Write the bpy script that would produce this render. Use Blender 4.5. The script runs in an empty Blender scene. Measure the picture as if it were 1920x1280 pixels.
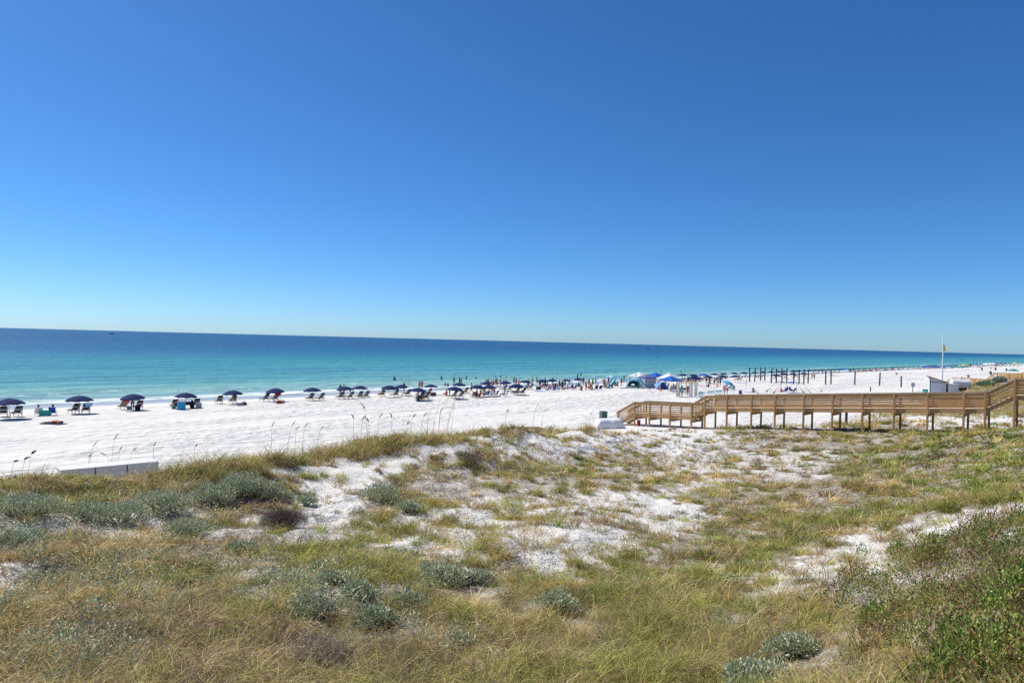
import bpy, bmesh, math, random
import numpy as np
from mathutils import Vector, Matrix

random.seed(11)
rng = np.random.default_rng(11)
scene = bpy.context.scene
COL = scene.collection

# ------------------------------------------------------------------ camera
CAM = np.array([0.0, 0.0, 9.6])
FPX = 1280.0                       # focal length in photograph pixels (24 mm on a 36 mm wide sensor)
_a, _p = math.radians(1.49), math.radians(0.045)
_u0 = np.array([0, math.sin(_p), math.cos(_p)])
FWD = np.array([0, math.cos(_p), -math.sin(_p)])
RIGHT = math.cos(_a) * np.array([1.0, 0, 0]) + math.sin(_a) * _u0
UP = -math.sin(_a) * np.array([1.0, 0, 0]) + math.cos(_a) * _u0
cam = bpy.data.objects.new('camera', bpy.data.cameras.new('camera'))
COL.objects.link(cam)
cam.data.sensor_width = 36.0
cam.data.lens = 24.0
cam.data.clip_start = 0.1
cam.data.clip_end = 60000.0
_m = Matrix.Identity(4)
for _i in range(3):
    _m[_i][0], _m[_i][1], _m[_i][2], _m[_i][3] = RIGHT[_i], UP[_i], -FWD[_i], CAM[_i]
cam.matrix_world = _m
scene.camera = cam


def ray(px, py):
    return RIGHT * ((px - 960) / FPX) - UP * ((py - 640) / FPX) + FWD


def pix(X, Y, Z):
    dx, dy, dz = X - CAM[0], Y - CAM[1], Z - CAM[2]
    w = dx * FWD[0] + dy * FWD[1] + dz * FWD[2]
    w = np.where(np.abs(w) < 1e-3, 1e-3, w)
    return (960 + FPX * (dx * RIGHT[0] + dy * RIGHT[1] + dz * RIGHT[2]) / w,
            640 - FPX * (dx * UP[0] + dy * UP[1] + dz * UP[2]) / w)


# ------------------------------------------------------------------ light and sky
SUN_AZ, SUN_EL = math.radians(-64), math.radians(52)       # azimuth measured from +Y towards +X
S = np.array([math.sin(SUN_AZ) * math.cos(SUN_EL), math.cos(SUN_AZ) * math.cos(SUN_EL), math.sin(SUN_EL)])
sun = bpy.data.objects.new('sun', bpy.data.lights.new('sun', 'SUN'))
COL.objects.link(sun)
sun.data.energy = 4.5
sun.data.angle = math.radians(0.5)
sun.data.color = (1.0, 0.95, 0.87)
sun.rotation_euler = Vector(S).to_track_quat('Z', 'Y').to_euler()
world = bpy.data.worlds.new('World')
scene.world = world
world.use_nodes = True
_nt = world.node_tree
_bg = _nt.nodes['Background']
_sky = _nt.nodes.new('ShaderNodeTexSky')
_sky.sky_type = 'NISHITA'
_sky.sun_disc = False
_sky.sun_elevation = SUN_EL
_sky.sun_rotation = SUN_AZ
_sky.altitude = 0
_sky.air_density = 0.7
_sky.dust_density = 0.32
_sky.ozone_density = 10.0
_hs = _nt.nodes.new('ShaderNodeHueSaturation')
_hs.inputs['Saturation'].default_value = 1.1
_wb = _nt.nodes.new('ShaderNodeMix')           # white balance of the daylight
_wb.data_type = 'RGBA'
_wb.blend_type = 'MULTIPLY'
_wb.inputs[0].default_value = 1.0
_wb.inputs[7].default_value = (0.85, 1.02, 1.07, 1)
_nt.links.new(_sky.outputs[0], _hs.inputs['Color'])
_nt.links.new(_hs.outputs[0], _wb.inputs[6])
_nt.links.new(_wb.outputs[2], _bg.inputs[0])
_bg.inputs[1].default_value = 0.102
vs = scene.view_settings
vs.view_transform = 'Standard'
vs.look = 'None'
vs.gamma = 1.0
vs.use_curve_mapping = False
vs.exposure = 0.3
scene.cycles.use_denoising = False
scene.cycles.max_bounces = 6
scene.cycles.diffuse_bounces = 3
scene.cycles.transparent_max_bounces = 8


# ------------------------------------------------------------------ numpy noise
def _hash(ix, iy, seed):
    h = (ix.astype(np.int64) * 374761393 + iy.astype(np.int64) * 668265263 + seed * 982451653) & 0x7fffffff
    h = ((h ^ (h >> 13)) * 1274126177) & 0x7fffffff
    return ((h ^ (h >> 16)) & 0xffff) / 65535.0


def vnoise(x, y, seed=0):
    x = np.asarray(x, float); y = np.asarray(y, float)
    ix, iy = np.floor(x), np.floor(y)
    fx, fy = x - ix, y - iy
    fx, fy = fx * fx * (3 - 2 * fx), fy * fy * (3 - 2 * fy)
    a, b = _hash(ix, iy, seed), _hash(ix + 1, iy, seed)
    c, d = _hash(ix, iy + 1, seed), _hash(ix + 1, iy + 1, seed)
    return (a * (1 - fx) + b * fx) * (1 - fy) + (c * (1 - fx) + d * fx) * fy


def fbm(x, y, seed=0, oct=4):
    s, amp, tot = 0, 1.0, 0
    for o in range(oct):
        s = s + amp * vnoise(np.asarray(x) * 2 ** o + 17.3 * o, np.asarray(y) * 2 ** o - 9.1 * o, seed + o)
        tot += amp
        amp *= 0.5
    return s / tot


def sstep(x, a, b):
    t = np.clip((np.asarray(x, float) - a) / (b - a), 0, 1)
    return t * t * (3 - 2 * t)


# ------------------------------------------------------------------ terrain
def inland(X, Y):
    """Metres inland from the water's edge (negative: seaward)."""
    return (X - (0.97 * Y - 145.0)) / 1.3932


def beach(t):
    return np.interp(t, [-400, -60, -25, 0, 6, 13, 28, 50, 66, 80, 100, 140, 400, 3000],
                     [-9, -2.6, -1.3, -0.06, .22, .62, 1.35, 1.55, 1.9, 2.5, 3.0, 3.4, 4, 5])


_ctrl = []
for px, rows in {
    0: [(1280, 5.2), (1100, 4.9), (970, 4.6), (912, 4.75)],
    240: [(1280, 5.1), (1100, 4.75), (985, 4.35), (930, 4.3), (893, 4.7)],
    480: [(1280, 5.0), (1100, 4.6), (1000, 4.2), (940, 4.1), (866, 4.7)],
    720: [(1280, 4.9), (1100, 4.4), (1000, 4.0), (930, 3.85), (880, 4.0), (824, 4.7)],
    960: [(1280, 4.8), (1100, 4.3), (1000, 3.9), (900, 3.6), (850, 3.75), (803, 4.55)],
    1080: [(1100, 4.2), (1000, 3.8), (900, 3.4), (845, 3.4), (806, 3.75)],
    1200: [(1280, 4.8), (1100, 4.2), (1000, 3.7), (900, 3.2), (845, 2.85), (806, 2.55)],
    1320: [(850, 2.9), (809, 2.55)],
    1440: [(1280, 5.2), (1150, 4.6), (1000, 3.9), (900, 3.4), (840, 3.1), (803, 2.85)],
    1560: [(860, 3.5), (807, 3.25)],
    1680: [(1280, 6.0), (1150, 5.6), (1050, 4.9), (950, 4.3), (870, 3.9), (810, 3.65), (775, 3.5)],
    1800: [(1280, 6.5), (1100, 6.0), (1010, 5.2), (950, 4.9), (870, 4.4), (813, 4.1), (785, 3.9)],
    1920: [(1280, 6.8), (1100, 6.6), (985, 6.2), (945, 5.5), (900, 5.3), (850, 5.0), (806, 4.5), (770, 4.4)],
    2100: [(1280, 7.0), (1100, 7.0), (950, 6.4), (850, 5.8)],
}.items():
    for py, z in rows:
        d = ray(px, py)
        k = (z - CAM[2]) / d[2]
        P = CAM + k * d
        _ctrl.append((P[0], P[1], z))
for u, rows in {-0.95: [(8, 5.3), (14, 4.9), (19, 4.8), (24, 2.8), (31, None), (42, None)],
                -0.75: [(26, 2.9), (33, None), (42, None)],
                -0.56: [(27.5, 3.0), (33, 2.0), (42, None)],
                -0.375: [(31, 3.0), (37, 1.9), (48, None)],
                -0.19: [(39, 3.0), (44, 1.9), (52, None)],
                0.0: [(43.5, 3.3), (49, 2.1), (57, None)],
                0.1: [(50, 3.0), (55, 2.1), (63, None)],
                0.19: [(62, 2.05), (70, None)],
                0.26: [(64, 2.1), (72, None)],
                0.38: [(64, 2.3), (78, 1.9), (95, None)],
                0.47: [(62, 2.9), (72, 2.5), (86, 2.0), (105, None)],
                0.56: [(70, 3.3), (84, 2.7), (98, 2.6), (112, 2.7), (140, None)],
                0.63: [(82, 3.4), (98, 2.9), (112, 2.9), (128, 2.6), (160, None)],
                0.69: [(84, 4.1), (100, 3.8), (118, 4.2), (135, 3.6), (150, 2.8), (185, None)],
                0.75: [(80, 4.6), (100, 4.9), (125, 5.2), (150, 5.2), (180, 4.6), (215, None)],
                0.9: [(40, 6), (60, 5.5), (100, 5.5), (150, 5.8), (200, 5.0)],
                1.2: [(5, 7), (15, 7), (30, 6.8), (60, 6)]}.items():
    for Y, z in rows:
        X = u * Y
        _ctrl.append((X, Y, beach(inland(X, Y)) if z is None else z))
for X, Y, z in [(0, 3, 5.4), (-6, 3, 5.5), (6, 3, 6.6), (-14, 5, 5.4), (12, 4, 7), (0, -8, 5.8), (-20, -6, 5.6), (20, -6, 7.2)]:
    _ctrl.append((X, Y, z))
for t in (2, 14, 28, 42, 54):
    for Y in (45, 62, 80, 100, 125, 160, 200, 250):
        X = t * 1.3932 + 0.97 * Y - 145
        if X / Y > -1.4:
            _ctrl.append((X, Y, float(beach(t))))
_ctrl = np.array(_ctrl)
_res = _ctrl[:, 2] - beach(inland(_ctrl[:, 0], _ctrl[:, 1]))


def _tps(dx, dy):
    r2 = dx * dx + dy * dy + 0.15
    return 0.5 * r2 * np.log(r2)


_n = len(_ctrl)
_A = np.zeros((_n + 3, _n + 3))
_A[:_n, :_n] = _tps(_ctrl[:, None, 0] - _ctrl[None, :, 0], _ctrl[:, None, 1] - _ctrl[None, :, 1]) / 1000
_A[:_n, :_n] += np.eye(_n) * 0.0006
_P = np.c_[np.ones(_n), _ctrl[:, 0] / 100, _ctrl[:, 1] / 100]
_A[:_n, _n:] = _P
_A[_n:, :_n] = _P.T
_W = np.linalg.solve(_A, np.r_[_res, 0, 0, 0])


def lump(X, Y):
    """Height of the dune above the plain beach profile, without its small unevenness."""
    X = np.asarray(X, float); Y = np.asarray(Y, float)
    sh = X.shape
    x, y = X.ravel(), Y.ravel()
    out = np.empty(len(x))
    for i in range(0, len(x), 40000):
        j = slice(i, i + 40000)
        out[j] = (_tps(x[j, None] - _ctrl[None, :, 0], y[j, None] - _ctrl[None, :, 1]) / 1000) @ _W[:_n] \
            + _W[_n] + _W[_n + 1] * x[j] / 100 + _W[_n + 2] * y[j] / 100
    t = inland(x, y)
    out *= sstep(t, 4, 22) * (1 - sstep(y, 190, 250)) * (1 - sstep(np.abs(x), 150, 220))
    return np.clip(out, -1.2, 6).reshape(sh)


def ground(X, Y):
    X = np.asarray(X, float); Y = np.asarray(Y, float)
    t = inland(X, Y)
    b = lump(X, Y)
    z = beach(t) + b
    dn = sstep(b, 0.25, 1.2) * (1 - sstep(Y, 120, 200))
    z = z + dn * (0.62 * (fbm(X / 3.4, Y / 3.4, 3, 3) - 0.5) + 0.26 * (fbm(X / 1.1, Y / 1.1, 5, 3) - 0.5))
    far = sstep(t, 85, 120) * sstep(Y, 170, 260)
    z = z + far * 3.0 * (fbm(X / 40, Y / 40, 8, 3) - 0.25)
    flat = (1 - dn) * sstep(t, 14, 24)
    z = z + flat * (0.10 * (fbm(X / 5.0, Y / 5.0, 21, 3) - 0.5))
    return z


def gz(x, y):
    return float(ground(np.array([x]), np.array([y]))[0])


def at(px, py, lift=0.0):
    """World point where the line of sight through a photograph pixel meets the ground raised by LIFT."""
    d = ray(px, py)
    ks = np.geomspace(4.0, 2500.0, 700)
    P = CAM[None] + ks[:, None] * d[None]
    f = P[:, 2] - ground(P[:, 0], P[:, 1]) - lift
    w = np.where(f < 0)[0]
    if not len(w) or w[0] == 0:
        k = ks[-1] if not len(w) else ks[0]
        return CAM + k * d
    i = w[0]
    k = ks[i - 1] + (ks[i] - ks[i - 1]) * f[i - 1] / (f[i - 1] - f[i])
    P = CAM + k * d
    return np.array([P[0], P[1], P[2] - lift])


def atz(px, py, z):
    d = ray(px, py)
    return CAM + (z - CAM[2]) / d[2] * d


def aty(px, py, Y):
    d = ray(px, py)
    return CAM + Y / d[1] * d


# ------------------------------------------------------------------ object helpers
def tag(o, label=None, cat=None, group=None, kind=None):
    if label: o['label'] = label
    if cat: o['category'] = cat
    if group: o['group'] = group
    if kind: o['kind'] = kind
    return o


def empty(name, loc=(0, 0, 0), rz=0.0, scale=1.0):
    o = bpy.data.objects.new(name, None)
    COL.objects.link(o)
    o.location = loc
    o.rotation_euler = (0, 0, rz)
    o.scale = (scale,) * 3
    o.empty_display_size = 0.2
    return o


def link(name, me, m=None, parent=None, smooth=False):
    if m is not None:
        for q in (m if isinstance(m, (list, tuple)) else [m]):
            me.materials.append(q)
    if smooth:
        me.polygons.foreach_set('use_smooth', [True] * len(me.polygons))
    o = bpy.data.objects.new(name, me)
    COL.objects.link(o)
    if parent is not None:
        o.parent = parent
    return o


def npmesh(name, V, quads=None, tris=None, col=None, mat_idx=None):
    """Mesh from numpy arrays; COL is an optional colour per vertex."""
    me = bpy.data.meshes.new(name)
    V = np.asarray(V, np.float32)
    nq = 0 if quads is None else len(quads)
    ntr = 0 if tris is None else len(tris)
    loops = np.concatenate(([np.asarray(quads, np.int32).ravel()] if nq else []) + ([np.asarray(tris, np.int32).ravel()] if ntr else []))
    me.vertices.add(len(V))
    me.vertices.foreach_set('co', V.ravel())
    me.loops.add(len(loops))
    me.loops.foreach_set('vertex_index', loops)
    me.polygons.add(nq + ntr)
    tot = np.r_[np.full(nq, 4, np.int32), np.full(ntr, 3, np.int32)]
    me.polygons.foreach_set('loop_start', np.r_[0, np.cumsum(tot)[:-1]].astype(np.int32))
    me.polygons.foreach_set('loop_total', tot)
    if mat_idx is not None:
        me.polygons.foreach_set('material_index', np.asarray(mat_idx, np.int32))
    me.update(calc_edges=True)
    if col is not None:
        at_ = me.color_attributes.new('tint', 'FLOAT_COLOR', 'POINT')
        c = np.ones((len(V), 4), np.float32)
        c[:, :3] = col
        at_.data.foreach_set('color', c.ravel())
    return me


class MB:
    """Collects boxes, bars, tubes and sheets into one mesh."""
    def __init__(self):
        self.v, self.f = [], []

    def add(self, vs, fs):
        b = len(self.v)
        self.v += [tuple(map(float, q)) for q in vs]
        self.f += [tuple(b + i for i in q) for q in fs]
        return self

    def box(self, c, s, rz=0.0):
        x, y, z = s[0] / 2, s[1] / 2, s[2] / 2
        co, si = math.cos(rz), math.sin(rz)
        vs = []
        for dz in (-z, z):
            for dx, dy in ((-x, -y), (x, -y), (x, y), (-x, y)):
                vs.append((c[0] + dx * co - dy * si, c[1] + dx * si + dy * co, c[2] + dz))
        return self.add(vs, [(3, 2, 1, 0), (4, 5, 6, 7), (0, 1, 5, 4), (1, 2, 6, 5), (2, 3, 7, 6), (3, 0, 4, 7)])

    def bar(self, a, b, w, h, side=None):
        """Bar of rectangular section from A to B: W across (horizontal), H in the other direction."""
        a, b = Vector(a), Vector(b)
        d = (b - a).normalized()
        s = Vector(side) if side is not None else (d.cross(Vector((0, 0, 1))) if abs(d.z) < 0.98 else Vector((1, 0, 0)))
        s = (s - d * s.dot(d)).normalized()
        n = s.cross(d).normalized()
        vs = []
        for p in (a, b):
            for i, j in ((-1, -1), (1, -1), (1, 1), (-1, 1)):
                vs.append(p + s * (i * w / 2) + n * (j * h / 2))
        return self.add(vs, [(0, 1, 2, 3), (7, 6, 5, 4), (1, 0, 4, 5), (2, 1, 5, 6), (3, 2, 6, 7), (0, 3, 7, 4)])

    def tube(self, pts, r, n=8, cap=True):
        pts = [Vector(p) for p in pts]
        rs = r if isinstance(r, (list, tuple)) else [r] * len(pts)
        rings = []
        for i, p in enumerate(pts):
            d = (pts[min(i + 1, len(pts) - 1)] - pts[max(i - 1, 0)]).normalized()
            s = d.cross(Vector((0, 0, 1))) if abs(d.z) < 0.95 else d.cross(Vector((0, 1, 0)))
            s.normalize()
            t = d.cross(s)
            rings.append([p + (s * math.cos(2 * math.pi * k / n) + t * math.sin(2 * math.pi * k / n)) * rs[i] for k in range(n)])
        vs = [q for rg in rings for q in rg]
        fs = []
        for i in range(len(pts) - 1):
            for k in range(n):
                fs.append((i * n + k, (i + 1) * n + k, (i + 1) * n + (k + 1) % n, i * n + (k + 1) % n))
        if cap:
            fs.append(tuple(range(n)))
            fs.append(tuple((len(pts) - 1) * n + k for k in reversed(range(n))))
        return self.add(vs, fs)

    def lathe(self, prof, n=16, c=(0, 0, 0)):
        vs = [(c[0] + r * math.cos(2 * math.pi * k / n), c[1] + r * math.sin(2 * math.pi * k / n), c[2] + z) for r, z in prof for k in range(n)]
        fs = []
        for i in range(len(prof) - 1):
            for k in range(n):
                fs.append((i * n + k, i * n + (k + 1) % n, (i + 1) * n + (k + 1) % n, (i + 1) * n + k))
        fs.append(tuple(reversed(range(n))))
        fs.append(tuple((len(prof) - 1) * n + k for k in range(n)))
        return self.add(vs, fs)

    def mesh(self, name):
        me = bpy.data.meshes.new(name)
        me.from_pydata(self.v, [], self.f)
        me.update()
        return me

    def build(self, name, m, parent=None, bevel=0.0, smooth=False, solid=0.0):
        me = self.mesh(name)
        if bevel or solid:
            bm = bmesh.new()
            bm.from_mesh(me)
            if solid:
                bmesh.ops.recalc_face_normals(bm, faces=bm.faces)
                bmesh.ops.solidify(bm, geom=bm.faces[:], thickness=solid)
            if bevel:
                bmesh.ops.bevel(bm, geom=bm.edges[:], offset=bevel, segments=1, affect='EDGES')
            bm.to_mesh(me)
            bm.free()
        return link(name, me, m, parent, smooth)


def kids(o):
    return [c for c in bpy.data.objects if c.parent == o]


def tree_of(o):
    return [o, [tree_of(c) for c in kids(o)]]


def copy_tree(tree, parent=None):
    o, ch = tree
    c = o.copy()
    COL.objects.link(c)
    c.parent = parent
    for q in ch:
        copy_tree(q, c)
    return c


def place(o, loc, rz=0.0, s=1.0, tilt=(0, 0)):
    o.location = loc
    o.rotation_euler = (tilt[0], tilt[1], rz)
    o.scale = (s, s, s)
    return o


ORD = ('first second third fourth fifth sixth seventh eighth ninth tenth eleventh twelfth thirteenth fourteenth fifteenth sixteenth '
       'seventeenth eighteenth nineteenth twentieth twenty-first twenty-second twenty-third twenty-fourth twenty-fifth twenty-sixth '
       'twenty-seventh twenty-eighth twenty-ninth thirtieth thirty-first thirty-second thirty-third thirty-fourth thirty-fifth '
       'thirty-sixth thirty-seventh thirty-eighth thirty-ninth fortieth forty-first forty-second forty-third forty-fourth forty-fifth').split()


# ------------------------------------------------------------------ materials
def nodes_of(name):
    m = bpy.data.materials.new(name)
    m.use_nodes = True
    nt = m.node_tree
    return m, nt, nt.nodes, nt.links, nt.nodes['Principled BSDF']


def mk(name, rgb, rough=0.75, var=0.12, scale=5.0, bump=0.0, spec=0.3, stretch=(1, 1, 1)):
    m, nt, N, L, P = nodes_of(name)
    tc = N.new('ShaderNodeTexCoord')
    mp = N.new('ShaderNodeMapping')
    mp.inputs['Scale'].default_value = stretch
    nz = N.new('ShaderNodeTexNoise')
    nz.inputs['Scale'].default_value = scale
    nz.inputs['Detail'].default_value = 4
    L.new(tc.outputs['Object'], mp.inputs[0])
    L.new(mp.outputs[0], nz.inputs['Vector'])
    r = N.new('ShaderNodeValToRGB')
    r.color_ramp.elements[0].position = 0.3
    r.color_ramp.elements[1].position = 0.7
    r.color_ramp.elements[0].color = (*[c * (1 - var) for c in rgb], 1)
    r.color_ramp.elements[1].color = (*[min(1, c * (1 + var)) for c in rgb], 1)
    L.new(nz.outputs[0], r.inputs[0])
    L.new(r.outputs[0], P.inputs['Base Color'])
    P.inputs['Roughness'].default_value = rough
    P.inputs['Specular IOR Level'].default_value = spec
    if bump:
        b = N.new('ShaderNodeBump')
        b.inputs['Strength'].default_value = bump
        b.inputs['Distance'].default_value = 0.02
        L.new(nz.outputs[0], b.inputs['Height'])
        L.new(b.outputs[0], P.inputs['Normal'])
    return m


def cloth(name, rgb, trans=0.25, var=0.08):
    """Thin woven cloth: lets some sun through."""
    m = mk(name, rgb, 0.85, var, 3.0, 0, 0.15)
    nt = m.node_tree
    P = nt.nodes['Principled BSDF']
    T = nt.nodes.new('ShaderNodeBsdfTranslucent')
    X = nt.nodes.new('ShaderNodeMixShader')
    X.inputs[0].default_value = trans
    src = P.inputs['Base Color'].links[0].from_socket
    nt.links.new(src, T.inputs[0])
    nt.links.new(P.outputs[0], X.inputs[1])
    nt.links.new(T.outputs[0], X.inputs[2])
    nt.links.new(X.outputs[0], nt.nodes['Material Output'].inputs[0])
    return m


def leafmat(name, trans=0.3, rough=0.6, spec=0.25):
    """Leaf or blade whose colour is carried by the mesh, with light passing through it."""
    m, nt, N, L, P = nodes_of(name)
    a = N.new('ShaderNodeAttribute')
    a.attribute_name = 'tint'
    L.new(a.outputs['Color'], P.inputs['Base Color'])
    P.inputs['Roughness'].default_value = rough
    P.inputs['Specular IOR Level'].default_value = spec
    T = N.new('ShaderNodeBsdfTranslucent')
    X = N.new('ShaderNodeMixShader')
    X.inputs[0].default_value = trans
    L.new(a.outputs['Color'], T.inputs[0])
    L.new(P.outputs[0], X.inputs[1])
    L.new(T.outputs[0], X.inputs[2])
    L.new(X.outputs[0], N['Material Output'].inputs[0])
    return m


class NB:
    """Short-hand for wiring maths nodes."""
    def __init__(self, nt):
        self.N, self.L = nt.nodes, nt.links

    def _in(self, sock, v):
        if isinstance(v, (int, float)):
            sock.default_value = v
        elif isinstance(v, (tuple, list)):
            sock.default_value = v
        else:
            self.L.new(v, sock)

    def math(self, op, a, b=0.0, c=None, clamp=False):
        n = self.N.new('ShaderNodeMath')
        n.operation = op
        n.use_clamp = clamp
        self._in(n.inputs[0], a)
        self._in(n.inputs[1], b)
        if c is not None:
            self._in(n.inputs[2], c)
        return n.outputs[0]

    def remap(self, v, a, b, c=0.0, d=1.0):
        n = self.N.new('ShaderNodeMapRange')
        n.interpolation_type = 'SMOOTHSTEP'
        self._in(n.inputs[0], v)
        for i, q in enumerate((a, b, c, d)):
            n.inputs[1 + i].default_value = q
        return n.outputs[0]

    def vec(self, x, y, z=0.0):
        n = self.N.new('ShaderNodeCombineXYZ')
        for i, q in enumerate((x, y, z)):
            self._in(n.inputs[i], q)
        return n.outputs[0]

    def noise(self, v, scale, detail=3, rough=0.5, dist=0.0):
        n = self.N.new('ShaderNodeTexNoise')
        self._in(n.inputs['Vector'], v)
        n.inputs['Scale'].default_value = scale
        n.inputs['Detail'].default_value = detail
        n.inputs['Roughness'].default_value = rough
        n.inputs['Distortion'].default_value = dist
        return n.outputs[0]

    def ramp(self, v, stops, interp='LINEAR'):
        n = self.N.new('ShaderNodeValToRGB')
        n.color_ramp.interpolation = interp
        e = n.color_ramp.elements
        while len(e) < len(stops):
            e.new(0.5)
        for q, (p, c) in zip(e, stops):
            q.position = p
            q.color = (*c, 1)
        self._in(n.inputs[0], v)
        return n.outputs[0]

    def mix(self, f, a, b, blend='MIX'):
        n = self.N.new('ShaderNodeMix')
        n.data_type = 'RGBA'
        n.blend_type = blend
        self._in(n.inputs[0], f)
        for s, q in ((n.inputs[6], a), (n.inputs[7], b)):
            if isinstance(q, (tuple, list)):
                s.default_value = (*q, 1)
            else:
                self.L.new(q, s)
        return n.outputs[2]

    def bump(self, h, strength, dist, normal=None):
        n = self.N.new('ShaderNodeBump')
        n.inputs['Strength'].default_value = strength
        n.inputs['Distance'].default_value = dist
        self._in(n.inputs['Height'], h)
        if normal is not None:
            self.L.new(normal, n.inputs['Normal'])
        return n.outputs[0]

# ------------------------------------------------------------------ dune plants
def inpoly(px, py, poly):
    poly = np.array(poly, float)
    ins = np.zeros(np.shape(px), bool)
    x1, y1 = poly[-1]
    for x2, y2 in poly:
        c = ((y1 > py) != (y2 > py)) & (px < (x2 - x1) * (py - y1) / (y2 - y1 + 1e-9) + x1)
        ins ^= c
        x1, y1 = x2, y2
    return ins


def blob(px, py, cx, cy, rx, ry, ang=0.0):
    c, s = math.cos(math.radians(ang)), math.sin(math.radians(ang))
    dx, dy = px - cx, py - cy
    return np.exp(-1.2 * (((dx * c + dy * s) / rx) ** 2 + ((-dx * s + dy * c) / ry) ** 2))


def blobs(px, py, L):
    o = np.zeros(np.shape(px))
    for b in L:
        o = np.maximum(o, blob(px, py, *b[:5]) * (b[5] if len(b) > 5 else 1.0))
    return o


# patches of bare or thinly grown sand as they lie on the dune (outlines seen from the camera)
BARE = [
    ([(545, 878), (610, 858), (700, 838), (820, 822), (905, 812), (905, 850), (790, 862), (715, 893), (680, 950), (650, 1000), (575, 1012), (545, 960), (575, 915)], 0.095),
    ([(330, 915), (400, 882), (500, 868), (560, 878), (545, 905), (440, 890), (370, 912)], 0.12),
    ([(365, 985), (480, 975), (590, 968), (655, 990), (640, 1035), (520, 1018), (390, 1012)], 0.12),
    ([(10, 985), (110, 950), (260, 965), (330, 985), (255, 1035), (175, 1015), (90, 1050), (60, 1095), (-60, 1130), (-60, 1075), (40, 1040)], 0.2),
    ([(650, 985), (860, 945), (1000, 925), (1130, 915), (1270, 925), (1350, 955), (1300, 1005), (1210, 1030), (1060, 1072), (930, 1068), (850, 1050), (720, 1030)], 0.26),
    ([(905, 812), (1010, 802), (1130, 800), (1330, 800), (1380, 826), (1280, 852), (1110, 850), (960, 858), (900, 850)], 0.24),
    ([(1130, 865), (1280, 852), (1440, 838), (1560, 850), (1540, 900), (1390, 915), (1220, 905)], 0.52),
    ([(780, 870), (960, 858), (1200, 850), (1200, 925), (1000, 925), (800, 940)], 0.75),
    ([(1330, 806), (1560, 806), (1560, 835), (1330, 835)], 0.7),
    ([(480, 1010), (760, 985), (900, 1060), (760, 1070), (560, 1040)], 0.75),
    ([(1310, 1170), (1390, 1118), (1440, 1082), (1500, 1056), (1490, 1026), (1600, 1008), (1700, 990), (1800, 963), (1900, 934), (2100, 885), (2100, 932), (1905, 968), (1790, 1006), (1690, 1040), (1620, 1080), (1560, 1092), (1500, 1112), (1430, 1166), (1360, 1192)], 0.085),
    ([(1372, 1002), (1440, 1000), (1450, 1020), (1385, 1022)], 0.1),
    ([(748, 1148), (770, 1140), (790, 1160), (770, 1170)], 0.1),
    ([(1150, 800), (1330, 800), (1330, 760), (1150, 760)], 0.03),
    ([(1330, 800), (1560, 806), (1560, 770), (1330, 760)], 0.06),
    ([(1690, 782), (1860, 775), (1935, 785), (1935, 802), (1860, 800), (1700, 797)], 0.12),
]
SILVER = [(180, 1110, 190, 40, -12, .9), (330, 1075, 120, 25, -8, .7), (170, 1210, 130, 60, -18, .95), (60, 1130, 90, 40, 0, .9), (560, 1120, 90, 45, 0, .8), (640, 1080, 40, 25, 0, .8),
          (690, 1105, 60, 26, 0, .9), (640, 1140, 45, 22, 0, 1), (720, 1150, 55, 30, 0, .7), (300, 960, 100, 40, 0, .6), (40, 1000, 60, 40, 0, .8), (20, 1050, 50, 30, 0, .5),
          (400, 1000, 40, 25, 0, .6), (860, 1195, 40, 22, 0, .7), (500, 1060, 60, 25, 0, .5), (420, 1160, 80, 30, -10, .6)]
GREEN = [(1530, 985, 150, 22, -12, 1), (1720, 925, 110, 16, -8, .9), (1870, 880, 110, 40, -25, 1), (1240, 1215, 60, 22, 0, .8), (1180, 1090, 90, 30, 0, .6), (1330, 1080, 110, 40, 0, .6),
         (1800, 830, 140, 18, -4, .9), (760, 1090, 60, 20, 0, .6), (1640, 870, 90, 20, 0, .45), (1450, 1160, 60, 20, 0, .5), (520, 1095, 50, 20, 0, .6), (1900, 810, 60, 14, 0, .8), (1060, 1090, 60, 20, 0, .45)]
DEAD = [(620, 1225, 150, 70, 0, 1), (420, 1250, 110, 45, 0, 1), (1150, 1200, 90, 30, 0, .6), (250, 1270, 80, 25, 0, .8), (960, 1250, 70, 30, 0, .8), (270, 1040, 60, 22, -15, .7), (470, 1015, 80, 22, 0, .8), (120, 1020, 80, 30, 0, .7), (700, 1210, 90, 40, 0, .8), (830, 1230, 80, 40, 0, .8),
        (1010, 1165, 70, 30, 0, .6), (1300, 960, 60, 18, 0, .6), (760, 850, 50, 18, 0, .9), (880, 860, 50, 16, 0, .9), (940, 830, 40, 14, 0, .8), (1500, 940, 60, 20, 0, .5), (60, 1070, 60, 30, 0, .8),
        (1440, 880, 120, 16, 0, .4), (520, 985, 52, 20, 0, 1)]
RUST = [(460, 965, 60, 14, 10, 1), (590, 1000, 60, 22, 0, .9), (700, 970, 60, 20, 0, .7), (560, 1045, 140, 18, 0, .8), (760, 995, 60, 20, 0, .6), (880, 900, 40, 12, 0, .6), (1420, 970, 60, 25, 0, .8),
        (1550, 910, 90, 18, 0, .7), (1150, 1170, 90, 35, 0, .7), (1000, 1240, 160, 40, 0, .6), (40, 1230, 90, 40, 0, .5), (1700, 840, 40, 12, 0, .8), (280, 1000, 90, 18, 0, .5)]
SALT = [([(1930, 960), (1850, 985), (1800, 1000), (1740, 1035), (1660, 1070), (1600, 1090), (1545, 1105), (1570, 1140), (1650, 1165), (1640, 1210), (1730, 1235), (1700, 1340), (2400, 1340), (2400, 900)], 1.0)]


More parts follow.
